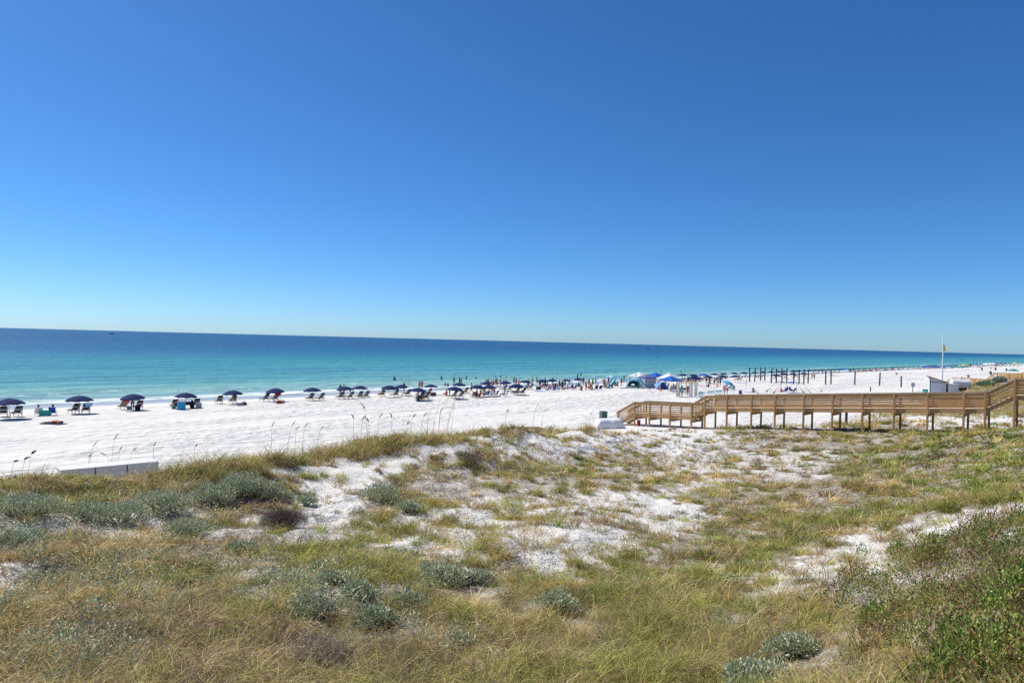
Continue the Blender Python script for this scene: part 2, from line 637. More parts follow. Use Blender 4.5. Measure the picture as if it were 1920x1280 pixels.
class Plants:
    """Fields that say what grows where; X, Y are ground positions."""
    def __init__(self, X, Y, loose=1.0):
        self.X, self.Y = X, Y
        self.Z = ground(X, Y)
        self.B = lump(X, Y)
        px, py = pix(X, Y, self.Z)
        j = np.clip(30.0 / np.maximum(Y, 8), 0.4, 2.2)
        px = px + 46 * j * (fbm(X * 0.55, Y * 0.55, 41) - 0.5) + 26 * j * (vnoise(X * 2.2, Y * 2.2, 43) - 0.5)
        py = py + 30 * j * (fbm(X * 0.55, Y * 0.55, 51) - 0.5) + 18 * j * (vnoise(X * 2.2, Y * 2.2, 53) - 0.5)
        px = px + loose * rng.normal(0, 15, len(X)) * j
        py = py + loose * rng.normal(0, 8, len(X)) * j
        self.px, self.py = px, py
        t = inland(X, Y)
        main = np.maximum(sstep(self.B, 0.42, 0.85), sstep(t, 68, 75)) * (1 - sstep(Y, 58, 63))
        side = sstep(t, 74, 80) * sstep(self.B, 0.45, 1.0) * sstep(Y, 56, 62)
        self.dune = np.maximum(main, side * (1 - sstep(Y, 200, 240)))
        self.bare = np.ones(len(X))
        for poly, v in BARE:
            self.bare = np.where(inpoly(px, py, poly), np.minimum(self.bare, v), self.bare)
        self.salt = np.zeros(len(X))
        for poly, v in SALT:
            self.salt = np.where(inpoly(px, py, poly), v, self.salt)
        self.salt = self.salt * np.where((self.bare < .09) & (self.bare > .07), .2, 1.0)
        self.silver = blobs(px, py, SILVER)
        self.green = blobs(px, py, GREEN)
        self.dead = blobs(px, py, DEAD)
        self.rust = blobs(px, py, RUST)



# ------------------------------------------------------------------ sand and sea
def sand_material():
    m, nt, N, L, P = nodes_of('white_sand')
    b = NB(nt)
    pos = N.new('ShaderNodeNewGeometry').outputs['Position']
    sx = N.new('ShaderNodeSeparateXYZ')
    L.new(pos, sx.inputs[0])
    x, y = sx.outputs[0], sx.outputs[1]
    t = b.math('DIVIDE', b.math('SUBTRACT', x, b.math('MULTIPLY_ADD', y, 0.97, -145.0)), 1.3932)
    along = b.math('DIVIDE', b.math('MULTIPLY_ADD', x, 0.97, y), 1.3932)
    wav = b.noise(b.vec(b.math('MULTIPLY', along, 0.06), b.math('MULTIPLY', t, 0.02)), 1.0, 3)
    tw = b.math('MULTIPLY_ADD', b.math('SUBTRACT', wav, 0.5), 5.0, t)
    wet = b.remap(tw, 12.6, 11.6)
    wetter = b.remap(tw, 9.0, 2.0)
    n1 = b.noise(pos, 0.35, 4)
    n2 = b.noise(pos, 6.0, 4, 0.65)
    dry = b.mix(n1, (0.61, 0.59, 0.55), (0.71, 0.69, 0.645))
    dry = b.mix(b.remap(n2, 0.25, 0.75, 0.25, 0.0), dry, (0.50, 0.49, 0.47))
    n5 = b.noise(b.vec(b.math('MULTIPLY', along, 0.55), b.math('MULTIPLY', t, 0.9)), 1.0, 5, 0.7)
    dry = b.mix(b.math('MULTIPLY', b.remap(n5, 0.50, 0.68, 0.0, 0.55), b.remap(t, 16.0, 24.0)), dry, (0.45, 0.435, 0.405))  # grey of shaded footprint dents painted into the dry sand colour
    # bits of dead leaf and root lying on the dune sand
    lit = N.new('ShaderNodeAttribute')
    lit.attribute_name = 'litter'
    vor = b.noise(pos, 9.0, 5, 0.75, 0.6)
    n3 = b.noise(pos, 0.55, 5, 0.6)
    fr = b.math('MULTIPLY', lit.outputs['Fac'], b.math('MULTIPLY', b.remap(vor, 0.52, 0.66), b.remap(n3, 0.30, 0.62)))
    dry = b.mix(fr, dry, (0.20, 0.155, 0.10))
    # thatch of fallen blades where the grass is thick
    th = N.new('ShaderNodeAttribute')
    th.attribute_name = 'thatch'
    n4 = b.noise(pos, 5.0, 5, 0.7, 0.4)
    tf = b.math('MULTIPLY', th.outputs['Fac'], b.remap(n4, 0.30, 0.55, 0.30, 0.98))
    dry = b.mix(tf, dry, b.mix(b.noise(pos, 22.0, 3), (0.085, 0.065, 0.042), (0.30, 0.24, 0.15)))
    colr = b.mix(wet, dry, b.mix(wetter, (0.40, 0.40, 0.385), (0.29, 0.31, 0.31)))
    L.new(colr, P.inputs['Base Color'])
    L.new(b.math('MULTIPLY_ADD', wet, -0.62, 0.95), P.inputs['Roughness'])
    P.inputs['Specular IOR Level'].default_value = 0.25
    # trodden sand: footprints and hollows, gone on the wet shore
    trod = b.remap(t, 14.0, 20.0)
    v1 = N.new('ShaderNodeTexVoronoi')
    v1.feature = 'SMOOTH_F1'
    v1.inputs['Scale'].default_value = 1.15
    v1.inputs['Randomness'].default_value = 1.0
    L.new(pos, v1.inputs['Vector'])
    h = b.math('ADD', b.math('MULTIPLY', b.noise(pos, 0.9, 5, 0.62), 1.3), b.math('MULTIPLY', v1.outputs['Distance'], 0.75))
    busy = b.math('MULTIPLY_ADD', b.remap(b.noise(b.vec(b.math('MULTIPLY', along, 0.03), b.math('MULTIPLY', t, 0.11)), 1.0, 3), 0.38, 0.62), 0.75, 0.25)
    hh = b.math('MULTIPLY', b.math('MULTIPLY', h, trod), busy)
    L.new(b.bump(hh, 1.0, 0.55, b.bump(b.noise(pos, 14.0, 3), 0.25, 0.03)), P.inputs['Normal'])
    return m


def sea_material():
    m, nt, N, L, P = nodes_of('sea_water')
    b = NB(nt)
    pos = N.new('ShaderNodeNewGeometry').outputs['Position']
    sx = N.new('ShaderNodeSeparateXYZ')
    L.new(pos, sx.inputs[0])
    x, y = sx.outputs[0], sx.outputs[1]
    d = b.math('DIVIDE', b.math('SUBTRACT', b.math('MULTIPLY_ADD', y, 0.97, -145.0), x), 1.3932)
    along = b.math('DIVIDE', b.math('MULTIPLY_ADD', x, 0.97, y), 1.3932)
    # sand bars along the shore; wave-shadow streaks painted into the water colour
    lane = b.noise(b.vec(b.math('MULTIPLY', along, 0.004), b.math('MULTIPLY', d, 0.028)), 1.0, 4, 0.55, 0.3)
    swell_shade = b.noise(b.vec(b.math('MULTIPLY', along, 0.012), b.math('MULTIPLY', d, 0.15)), 1.0, 4, 0.6)
    dd = b.math('MULTIPLY_ADD', b.math('SUBTRACT', lane, 0.5), b.remap(d, 20, 260, 20, 120), d)
    q = b.math('POWER', b.math('MAXIMUM', b.math('DIVIDE', dd, 700.0), 0.0), 0.5)
    cr = b.ramp(q, [(0.0, (0.42, 0.54, 0.48)), (0.10, (0.27, 0.45, 0.42)), (0.19, (0.15, 0.375, 0.37)), (0.30, (0.085, 0.30, 0.325)),
                    (0.45, (0.052, 0.245, 0.295)), (0.54, (0.034, 0.175, 0.27)), (0.64, (0.024, 0.118, 0.23)), (0.85, (0.020, 0.086, 0.195)), (1.0, (0.019, 0.078, 0.185))])
    cr = b.mix(b.remap(swell_shade, 0.40, 0.64, 0.0, 0.85), cr, b.mix(0.6, cr, (0.012, 0.15, 0.24)))
    # surf
    wob = b.math('MULTIPLY', b.math('SUBTRACT', b.noise(b.vec(b.math('MULTIPLY', along, 0.035), 3.0), 1.0, 4, 0.6), 0.5), 9.0)
    df = b.math('ADD', d, wob)
    fn = b.noise(b.vec(b.math('MULTIPLY', along, 0.22), b.math('MULTIPLY', d, 0.5)), 1.0, 5, 0.65)
    band1 = b.math('MULTIPLY', b.remap(df, -3.5, -0.5), b.remap(df, 6.0, 2.5))
    band2 = b.math('MULTIPLY', b.remap(df, 8.5, 10.0), b.remap(df, 15.0, 11.5))
    f1 = b.math('MULTIPLY', band1, b.remap(fn, 0.40, 0.60))
    f2 = b.math('MULTIPLY', band2, b.remap(fn, 0.57, 0.72))
    foam = b.math('MAXIMUM', f1, f2)
    green = b.math('MULTIPLY', b.remap(df, 13.0, 17.0), b.remap(df, 32.0, 22.0))
    cr = b.mix(b.math('MULTIPLY', green, 0.45), cr, (0.22, 0.46, 0.36))
    colr = b.mix(foam, cr, (0.82, 0.84, 0.83))
    L.new(colr, P.inputs['Base Color'])
    L.new(b.math('MULTIPLY_ADD', foam, 0.45, 0.38), P.inputs['Roughness'])
    P.inputs['Specular IOR Level'].default_value = 0.22
    P.inputs['IOR'].default_value = 1.33
    w1 = b.noise(b.vec(b.math('MULTIPLY', along, 0.10), b.math('MULTIPLY', d, 0.32)), 1.0, 6, 0.62, 0.4)
    w2 = b.noise(b.vec(b.math('MULTIPLY', along, 0.03), b.math('MULTIPLY', d, 0.09)), 1.0, 4, 0.6, 0.5)
    L.new(b.bump(b.math('MULTIPLY_ADD', w2, 2.6, w1), 1.0, 1.3), P.inputs['Normal'])
    return m


def fan_grid(r0, r1, nr, a0, a1, na):
    r = np.geomspace(r0, r1, nr)
    a = np.radians(np.linspace(a0, a1, na))
    R, A = np.meshgrid(r, a, indexing='ij')
    X, Y = R * np.sin(A), R * np.cos(A)
    i = np.arange(nr - 1)[:, None] * na + np.arange(na - 1)[None]
    q = np.stack([i, i + na, i + na + 1, i + 1], -1).reshape(-1, 4)[:, ::-1]
    return X, Y, q


X, Y, Q = fan_grid(1.2, 2600, 640, -112, 112, 800)
Z = ground(X, Y)
B = lump(X, Y)
me = npmesh('beach', np.stack([X, Y, Z], -1).reshape(-1, 3), Q)
a_ = me.attributes.new('litter', 'FLOAT', 'POINT')
dunes = np.clip(sstep(B, 0.3, 0.9) + sstep(inland(X, Y), 90, 130), 0, 1)
a_.data.foreach_set('value', dunes.ravel().astype(np.float32))
P_ = Plants(X.ravel(), Y.ravel(), 0.4)
a_ = me.attributes.new('thatch', 'FLOAT', 'POINT')
a_.data.foreach_set('value', (P_.dune * sstep(P_.bare, 0.25, 1.0) * (0.62 + 0.38 * sstep(fbm(P_.X * .9, P_.Y * .9, 61, 4), .3, .6)) * (1 - 0.3 * P_.salt)).astype(np.float32))
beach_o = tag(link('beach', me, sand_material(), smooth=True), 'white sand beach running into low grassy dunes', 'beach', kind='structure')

X, Y, Q = fan_grid(30, 42000, 420, -100, 75, 520)
t_ = inland(X, Y)
amp = 0.10 * (1 - sstep(np.hypot(X, Y), 150, 500)) * sstep(-t_, 1, 12)
al = (0.97 * X + Y) / 1.3932
Z = amp * (np.sin(-t_ * 0.55 + 1.6 * fbm(al / 40, t_ / 40, 31)) + 0.6 * np.sin(-t_ * 1.3 + al * 0.12))
Z = Z + 0.32 * np.exp(-((-t_ - 13 + 5 * (fbm(al / 30, al * 0, 33) - 0.5)) / 2.0) ** 2) * (1 - sstep(np.hypot(X, Y), 300, 700))
sea_o = tag(link('sea', npmesh('sea', np.stack([X, Y, Z], -1).reshape(-1, 3), Q), sea_material(), smooth=True),
            'turquoise sea turning deep blue towards the horizon', 'sea', kind='structure')
def scatter(n, y0=5.0, y1=60.0, u0=-0.98, u1=1.05):
    Y = np.exp(rng.uniform(math.log(y0), math.log(y1), n))
    X = rng.uniform(u0, u1, n) * Y
    return X, Y


def pick(cols, w, n):
    c = np.array(cols)[rng.choice(len(cols), n, p=np.array(w) / sum(w))]
    return c * rng.uniform(0.6, 1.4, (n, 1)) * rng.uniform(0.94, 1.06, (n, 3))


def blades(base, h, lean, az, width, col, curl=0.6):
    """Grass blades, each a tapering strip of two quads and a tip that arches over. All inputs are arrays over blades."""
    n = len(base)
    a = rng.uniform(0, 2 * math.pi, n)
    side = np.stack([np.cos(a), np.sin(a), np.zeros(n)], -1)
    d = np.stack([np.cos(az), np.sin(az), np.zeros(n)], -1)
    P = []
    for k, wd in ((0.0, 1.0), (0.38, 0.85), (0.74, 0.6), (1.0, 0.0)):
        th = lean + curl * k ** 1.5
        r = np.sin(th) * k
        z = np.cos(th) * k
        c = base + d * (h * r)[:, None] + np.array([0, 0, 1.0]) * (h * z)[:, None]
        if wd:
            P.append(c - side * (width * wd / 2)[:, None])
            P.append(c + side * (width * wd / 2)[:, None])
        else:
            P.append(c)
    V = np.stack(P, 1).reshape(-1, 3)
    i = np.arange(n)[:, None] * 7
    q = np.concatenate([i + np.array([[0, 1, 3, 2]]), i + np.array([[2, 3, 5, 4]])])
    t = i + np.array([[4, 5, 6]])
    return V, q, t, np.repeat(col, 7, 0)


def leaves(cen, out, size, col, ratio=0.38):
    """Small pointed leaves, each a folded diamond, growing along OUT."""
    n = len(cen)
    r = rng.normal(size=(n, 3))
    s = np.cross(out, r)
    s /= np.linalg.norm(s, axis=1, keepdims=True) + 1e-9
    nn = np.cross(s, out)
    L = size[:, None]
    V = np.stack([cen, cen + out * L * 0.5 + s * L * ratio * 0.5, cen + out * L + nn * L * 0.12, cen + out * L * 0.5 - s * L * ratio * 0.5], 1).reshape(-1, 3)
    q = np.arange(n)[:, None] * 4 + np.array([[0, 1, 2, 3]])
    return V, q, np.repeat(col, 4, 0)


class Acc:
    def __init__(self):
        self.V, self.q, self.t, self.c, self.n = [], [], [], [], 0

    def add(self, V, q, t, c):
        self.V.append(V)
        self.c.append(c)
        if q is not None and len(q): self.q.append(q + self.n)
        if t is not None and len(t): self.t.append(t + self.n)
        self.n += len(V)

    def mesh(self, name):
        return npmesh(name, np.concatenate(self.V), np.concatenate(self.q) if self.q else None, np.concatenate(self.t) if self.t else None, np.concatenate(self.c))


BLADE = leafmat('grass_blade', 0.2, 0.55, 0.15)
LEAF = leafmat('leaf', 0.18, 0.5, 0.3)
TWIG = leafmat('dry_twig', 0.1, 0.8, 0.1)
OLIVE, GOLD, STRAW, GREENB, BROWN, RUSTC, GREY = (.36, .295, .075), (.56, .365, .105), (.68, .52, .255), (.25, .275, .06), (.32, .215, .11), (.50, .25, .095), (.42, .35, .26)


def tufts(P, keep, nb, hmean, spread, lean, cols, w, curl=0.7, width=0.0058, hvar=0.35):
    """Tufts of blades at the scattered points P[keep]."""
    i = np.where(keep)[0]
    k = np.repeat(i, nb)
    n = len(k)
    if not n:
        return None
    hm = hmean[k] if isinstance(hmean, np.ndarray) else hmean
    sp = spread * np.sqrt(rng.uniform(0, 1, n))
    a = rng.uniform(0, 2 * math.pi, n)
    X, Y = P.X[k] + sp * np.cos(a), P.Y[k] + sp * np.sin(a)
    Z = ground(X, Y) - 0.015
    h = hm * np.exp(rng.normal(0, hvar, n))
    az = a + rng.normal(0, 0.8, n)
    az = np.where(rng.uniform(0, 1, n) < 0.35, rng.normal(-0.35, 0.6, n), az)
    col = np.empty((n, 3))
    tone = rng.uniform(0.75, 1.2, len(P.X))[k][:, None]
    col[:] = pick(cols, w, n) * tone
    dist = np.hypot(X, Y)
    wd = width * np.maximum(1.15, dist / 11.0) * rng.uniform(0.7, 1.4, n)
    return blades(np.stack([X, Y, Z], -1), h, np.abs(rng.normal(lean, 0.22, n)), az, wd, col, curl * rng.uniform(0.3, 1.6, n))


R = lambda P: rng.uniform(0, 1, len(P.X))

SHRUBS = [
    (45, 968, 150, 50, 3600, 'broad silver green shrub at the seaward end of the dune near the white box'),
    (160, 978, 90, 44, 2400, 'silver green shrub just in front of the grass before the white box'),
    (225, 980, 100, 52, 2800, 'rounded silver shrub leaning against a smaller neighbour in the shrub row'),
    (312, 962, 105, 44, 2800, 'low silver shrub in the middle of the shrub row under the crest'),
    (398, 943, 85, 46, 2600, 'silver shrub joining the largest shrub mound below the crest grass'),
    (452, 930, 90, 50, 3000, 'tallest dark green shrub of the largest mound below the crest grass'),
    (508, 935, 70, 42, 2400, 'silver shrub edging the white sand slope beside the largest mound'),
    (574, 947, 36, 26, 900, 'small bright green shrub alone on the white sand slope'),
    (712, 938, 78, 36, 1900, 'silver shrub in the hollow beside a bare round sand mound'),
    (768, 960, 52, 24, 1100, 'small low shrub touching the rusty grass in the hollow'),
    (455, 1035, 48, 32, 1000, 'sparse pale shrub at the edge of the bare sand strip'),
    (345, 1000, 90, 30, 1500, 'thin yellowish silver shrub on the sand below the shrub row'),
    (25, 1030, 100, 44, 2000, 'grey green shrub hanging over the sand at the dune foot'),
    (835, 1100, 96, 46, 3000, 'large blue green shrub in the middle of the near grass'),
    (898, 1092, 46, 28, 1100, 'smaller blue green shrub beside the large one in the near grass'),
    (770, 1140, 62, 38, 1300, 'half dead silver shrub beside a little patch of bare sand'),
    (1045, 1142, 78, 38, 1400, 'faded silver shrub tangled in brown stems'),
    (1488, 1232, 88, 52, 2300, 'whitish silver shrub standing in straw grass near the sand track'),
    (1415, 1285, 110, 46, 2400, 'dull grey green shrub at the front of the straw grass'),
    (860, 1212, 52, 30, 1000, 'tiny silver white shrub over a dark hollow in the grass'),
    (622, 1092, 44, 26, 900, 'small pale shrub growing out of yellow green grass'),
    (675, 1122, 66, 34, 1500, 'silver shrub among golden grass near the dark dead stems'),
    (585, 1152, 80, 36, 1800, 'silver white shrub spreading behind the dark dead stems'),
    (700, 1170, 70, 34, 1500, 'silver shrub draped over dark dead stems'),
]
_SG = np.array([(*at(q[0], q[1])[:2], q[2] * at(q[0], q[1])[1] / FPX / 2) for q in SHRUBS])


def near_shrub(P):
    o = np.zeros(len(P.X))
    for x, y, r in _SG:
        o = np.maximum(o, np.exp(-(((P.X - x) ** 2 + (P.Y - y + r * .4) ** 2) / (r * 1.0 + .15) ** 2) ** 1.5))
    return o


# --- grass in clumps all over the dune: each clump a fountain of blades with a colour of its own
PALS = [([(.42, .40, .09), (.31, .35, .07), (.54, .48, .15), GREENB], [3, 3, 2, 2]),          # yellow green
        ([OLIVE, GOLD, GREENB, (.40, .34, .12)], [4, 2, 2, 2]),                                # olive
        ([STRAW, (.74, .61, .34), GOLD, (.52, .42, .20)], [4, 2, 3, 2]),                       # straw
        ([BROWN, GREY, STRAW, (.18, .13, .08)], [4, 3, 2, 2]),                                 # withered
        ([(.24, .31, .06), (.17, .24, .045), (.37, .40, .11)], [3, 3, 2])]                     # fresh green


def clumps(P, keep, nt, nb, r0, hgt, A, w_pal, width=.0062, spread_=.55, top=.56):
    i = np.where(keep)[0]
    n = len(i)
    rad = r0 * np.exp(rng.normal(0, .35, n))
    hc = hgt[i] * np.exp(rng.normal(0, .28, n))
    pal = np.empty(n, int)
    q = w_pal[i] / w_pal[i].sum(1, keepdims=True)
    pal = (rng.uniform(0, 1, (n, 1)) > np.cumsum(q, 1)).sum(1).clip(0, len(PALS) - 1)
    tone = rng.uniform(.5, 1.35, n)
    wind = rng.normal(-.3, .8, n)
    for p, (cols, w) in enumerate(PALS):
        k = np.repeat(np.where(pal == p)[0], nt * nb)
        m = len(k)
        if not m:
            continue
        a = rng.uniform(0, 2 * math.pi, m)
        rr = np.sqrt(rng.uniform(0, 1, m))
        X = P.X[i][k] + rad[k] * rr * np.cos(a)
        Y = P.Y[i][k] + rad[k] * rr * np.sin(a)
        Z = ground(X, Y) - .02
        h = np.minimum(hc[k], top) * (1 - .45 * rr ** 2) * np.minimum(np.exp(rng.normal(0, .28, m)), 1.5)
        az = np.where(rng.uniform(0, 1, m) < .3, wind[k] + rng.normal(0, .3, m), a + rng.normal(0, .5, m))
        lean = .06 + spread_ * rr + np.abs(rng.normal(0, .15, m))
        col = pick(cols, w, m) * tone[k][:, None]
        A.add(*blades(np.stack([X, Y, Z], -1), h, lean, az, width * np.maximum(1.0, np.hypot(X, Y) / 11) * rng.uniform(.6, 1.5, m), col, rng.uniform(.3, 1.5, m)))


def pal_weights(P):
    t1, t2, t3 = fbm(P.X * .22, P.Y * .22, 71, 3), fbm(P.X * .35, P.Y * .35, 73, 3), fbm(P.X * .5, P.Y * .5, 75, 3)
    left = 1 - sstep(P.px, 500, 900) * .6
    return np.stack([.25 + 2.0 * sstep(t1, .45, .65) * left + 1.2 * P.green, .5 + 0 * t1, .25 + 1.6 * sstep(t2, .48, .68), .25 + 1.7 * sstep(t3, .50, .70) + 2.0 * P.dead, .12 + 1.6 * P.green + .5 * sstep(t1, .55, .7) * left], -1)


A = Acc()
P = Plants(*scatter(18500, 5, 60))
clump = fbm(P.X * 0.7, P.Y * 0.7, 61, 4)
dens = P.dune * P.bare * (0.22 + 1.0 * sstep(clump, 0.36, 0.60)) * (1 - 0.9 * P.salt) * (1 - 0.75 * P.silver) * (1 - .8 * near_shrub(P))
hm = (0.32 + 0.36 * sstep(fbm(P.X * 0.4, P.Y * 0.4, 81), 0.38, 0.7)) * np.where(P.Y > 22, .85, 1.0)
clumps(P, R(P) < dens * .95, 8, 11, .20, hm, A, pal_weights(P))
# thin grass and a thatch of short dead blades between the clumps
P = Plants(*scatter(30000))
dens = P.dune * P.bare * (1 - 0.85 * P.salt) * (1 - 0.6 * P.silver) * (1 - .8 * near_shrub(P))
A.add(*tufts(P, R(P) < dens * .30, 7, .24, .2, .5, [OLIVE, GOLD, STRAW, GREENB], [3, 3, 3, 2], .9))
P = Plants(*scatter(40000))
dens = P.dune * P.bare ** 1.2 * (1 - 0.5 * P.salt)
A.add(*tufts(P, R(P) < dens * 0.42, 8, 0.14, 0.22, 0.95, [BROWN, GREY, STRAW, GOLD], [4, 4, 2, 2], 0.6))
link('dune_grass', A.mesh('dune_grass'), BLADE)
tag(bpy.data.objects['dune_grass'], 'golden olive grass growing thickly over the dune', 'grass', kind='stuff')

# --- grass on the dune beyond the boardwalk
A = Acc()
P = Plants(*scatter(26000, 57, 210, 0.3, 1.0))
keep = R(P) < P.dune * P.bare * sstep(fbm(P.X * .25, P.Y * .25, 63), .3, .55) * .9
A.add(*tufts(P, keep, 9, 0.42, 0.3, 0.35, [OLIVE, GOLD, STRAW, GREENB], [4, 3, 3, 3], .7, .0048))
tag(link('far_dune_grass', A.mesh('far_dune_grass'), BLADE), 'olive grass on the dune beyond the boardwalk', 'grass', kind='stuff')

# --- separate short tussocks dotted over the bare sand
A = Acc()
P = Plants(*scatter(34000, 11, 62))
cl = fbm(P.X * 0.5, P.Y * 0.5, 91, 3)
dens = np.maximum(P.dune, 0.0) * np.where(P.bare < 0.8, 1, 0) * np.clip(P.bare * 2.6, 0, 1) * sstep(cl, 0.33, 0.58)
keep = R(P) < dens * 0.42
A.add(*tufts(P, keep, 16, 0.25, 0.075, 0.25, [OLIVE, GOLD, STRAW, BROWN, GREENB], [4, 3, 3, 3, 1], 0.5, 0.0038))
keep = R(P) < dens * 0.42
A.add(*tufts(P, keep, 7, 0.10, 0.2, 1.1, [BROWN, GREY, RUSTC], [4, 3, 1], 0.5, 0.004))
tag(link('sand_tussocks', A.mesh('sand_tussocks'), BLADE), 'short dry tussocks dotted over the bare dune sand', 'grass', kind='stuff')

# --- tall upright grass along the seaward crest
A = Acc()
for (x0, y0), (x1, y1), n, hh in (((-60, 938), (100, 922), 150, .36), ((100, 922), (300, 902), 170, .34), ((300, 894), (560, 864), 340, .92), ((560, 862), (740, 832), 240, .78), ((740, 830), (900, 815), 170, .70), ((900, 813), (1110, 804), 180, .62)):
    f = np.sort(rng.uniform(0, 1, n))
    cc = np.array([at(x, y0 + (y1 - y0) * g + 2) for x, g in zip(np.linspace(x0, x1, 9), np.linspace(0, 1, 9))])
    X = np.interp(f, np.linspace(0, 1, 9), cc[:, 0]) + rng.normal(0, 0.3, n)
    Y = np.interp(f, np.linspace(0, 1, 9), cc[:, 1]) + rng.normal(-0.4, 0.9, n)
    P = Plants(X, Y)
    ok = fbm(X * 1.3, Y * 1.3, 95) > 0.40
    hv = hh * (.55 + .9 * fbm(X * .8, Y * .8, 98))
    clumps(P, ok, 2, 15, .14, hv, A, np.tile([2.0, 2.0, 3.2, .8, .5], (n, 1)), .0046, .28, .95)
    A.add(*tufts(P, R(P) < .5, 12, 0.16, 0.2, 0.7, [BROWN, OLIVE, GREY], [4, 2, 2], 0.7, 0.005))
tag(link('crest_grass', A.mesh('crest_grass'), BLADE), 'tall upright grass fringing the seaward crest of the dune', 'grass', kind='stuff')

# --- dark tangles of dead stems
A = Acc()
P = Plants(*scatter(30000))
keep = R(P) < P.dead * P.dune * 0.9 * (1 - .8 * P.salt)
A.add(*tufts(P, keep, 14, 0.34, 0.2, 0.6, [(.13, .10, .075), (.22, .175, .135), GREY, (.085, .066, .05), STRAW], [4, 3, 3, 3, 1], 1.2, 0.0038))
tag(link('dead_stems', A.mesh('dead_stems'), TWIG), 'grey brown tangles of dead stems between the dune grass', 'dead grass', kind='stuff')

# --- rusty fine grass
A = Acc()
P = Plants(*scatter(26000))
keep = R(P) < P.rust * P.dune * 0.55 * np.clip(P.bare + .35, 0, 1)
A.add(*tufts(P, keep, 12, 0.20, 0.2, 0.35, [RUSTC, (.46, .25, .12), GOLD, BROWN], [4, 3, 2, 1], 0.6, 0.0034))
tag(link('rusty_grass', A.mesh('rusty_grass'), BLADE), 'fine rust coloured dry grass in patches', 'dry grass', kind='stuff')


def low_leaves(P, keep, nb, hgt, spread, size, cols, w, up=0.8, ratio=.38):
    i = np.where(keep)[0]
    k = np.repeat(i, nb)
    n = len(k)
    a = rng.uniform(0, 2 * math.pi, n)
    sp = spread * np.sqrt(rng.uniform(0, 1, n))
    X, Y = P.X[k] + sp * np.cos(a), P.Y[k] + sp * np.sin(a)
    Z = ground(X, Y) + hgt * rng.uniform(0.05, 1, n) ** 0.7 * (1 - (sp / spread) ** 2 * 0.6)
    o = np.stack([np.cos(a) + rng.normal(0, .5, n), np.sin(a) + rng.normal(0, .5, n), up + rng.normal(0, .4, n)], -1)
    o /= np.linalg.norm(o, axis=1, keepdims=True)
    sz = size * np.maximum(1, np.hypot(X, Y) / 14) ** 0.8 * rng.uniform(0.6, 1.3, n)
    V, q, c = leaves(np.stack([X, Y, Z], -1), o, sz, pick(cols, w, n), ratio)
    return V, q, None, c


SILV = [(.43, .47, .28), (.56, .58, .42), (.29, .35, .17), (.74, .74, .62)]
A = Acc()
P = Plants(*scatter(34000, 5, 40))
keep = R(P) < P.silver * P.dune * 1.1 * sstep(fbm(P.X * 0.9, P.Y * 0.9, 97, 3), 0.46, 0.58)
A.add(*low_leaves(P, keep, 30, 0.36, 0.20, 0.056, SILV, [4, 3, 4, .35], 0.9))
tag(link('silver_ground_cover', A.mesh('silver_ground_cover'), LEAF), 'low silver green leaves spreading through the near dune grass', 'ground cover', kind='stuff')

A = Acc()
P = Plants(*scatter(34000, 6, 60))
keep = R(P) < P.green * P.dune * 0.7
A.add(*low_leaves(P, keep, 14, 0.12, 0.22, 0.05, [(.17, .25, .035), (.24, .31, .05), (.11, .18, .03), (.32, .31, .08)], [4, 3, 3, 1], 0.7, .55))
tag(link('green_ground_cover', A.mesh('green_ground_cover'), LEAF), 'bright green creeping leaves in the dune hollow', 'ground cover', kind='stuff')

# --- the dark salt scrub on the near slope: leafy mounds of mixed green and rust, seed spikes, dry stems
A = Acc()
P = Plants(*scatter(2600, 4.2, 26, 0.35, 1.4))
i_ = np.where(R(P) < P.salt * (.55 + .45 * sstep(fbm(P.X * .8, P.Y * .8, 99), .35, .6)))[0]
nd = len(i_)
rad, hgt = .26 * np.exp(rng.normal(0, .4, nd)), .36 * np.exp(rng.normal(0, .35, nd))
kind = rng.choice(4, nd, p=[.36, .31, .25, .08])
SC = [([(.15, .26, .035), (.23, .35, .055), (.085, .16, .028), (.32, .40, .08)], [3, 3, 2, 1]), ([(.29, .32, .055), (.40, .38, .09), (.19, .24, .045)], [3, 2, 3]),
      ([(.28, .15, .065), (.20, .11, .05), (.34, .22, .09), (.15, .18, .04)], [3, 3, 2, 2]), ([(.13, .24, .05), (.20, .34, .07), (.09, .16, .03)], [2, 2, 2])]
for kk, (cols, w) in enumerate(SC):
    m = i_[kind == kk]
    rk, hk = rad[kind == kk], hgt[kind == kk]
    k = np.repeat(np.arange(len(m)), 210)
    n = len(k)
    a, rr = rng.uniform(0, 6.283, n), np.sqrt(rng.uniform(0, 1, n))
    X, Y = P.X[m][k] + rk[k] * rr * np.cos(a), P.Y[m][k] + rk[k] * rr * np.sin(a)
    top = hk[k] * np.sqrt(np.clip(1.05 - rr ** 2, 0, 1)) * (.7 + .5 * vnoise(X * 9, Y * 9, 3))
    Z = ground(X, Y) + top * rng.uniform(.25, 1.0, n) ** .6
    o = np.stack([np.cos(a) * rr + rng.normal(0, .5, n), np.sin(a) * rr + rng.normal(0, .5, n), 1.0 + rng.normal(0, .4, n)], -1)
    o /= np.linalg.norm(o, axis=1, keepdims=True)
    sz = (.046 if kk == 3 else .036) * rng.uniform(.5, 1.6, n) * np.maximum(1, np.hypot(X, Y) / 14) ** .6
    V, q, c = leaves(np.stack([X, Y, Z], -1), o, sz, pick(cols, w, n) * rng.uniform(.55, 1.1, len(m))[k][:, None], .42)
    A.add(V, q, None, c)
keep = R(P) < P.salt * .5
A.add(*tufts(P, keep, 13, .46, .26, .25, [(.30, .17, .075), (.20, .11, .05), (.36, .24, .10), (.13, .20, .04)], [3, 3, 2, 2], .35, .0085, .3))
keep = R(P) < P.salt * .3
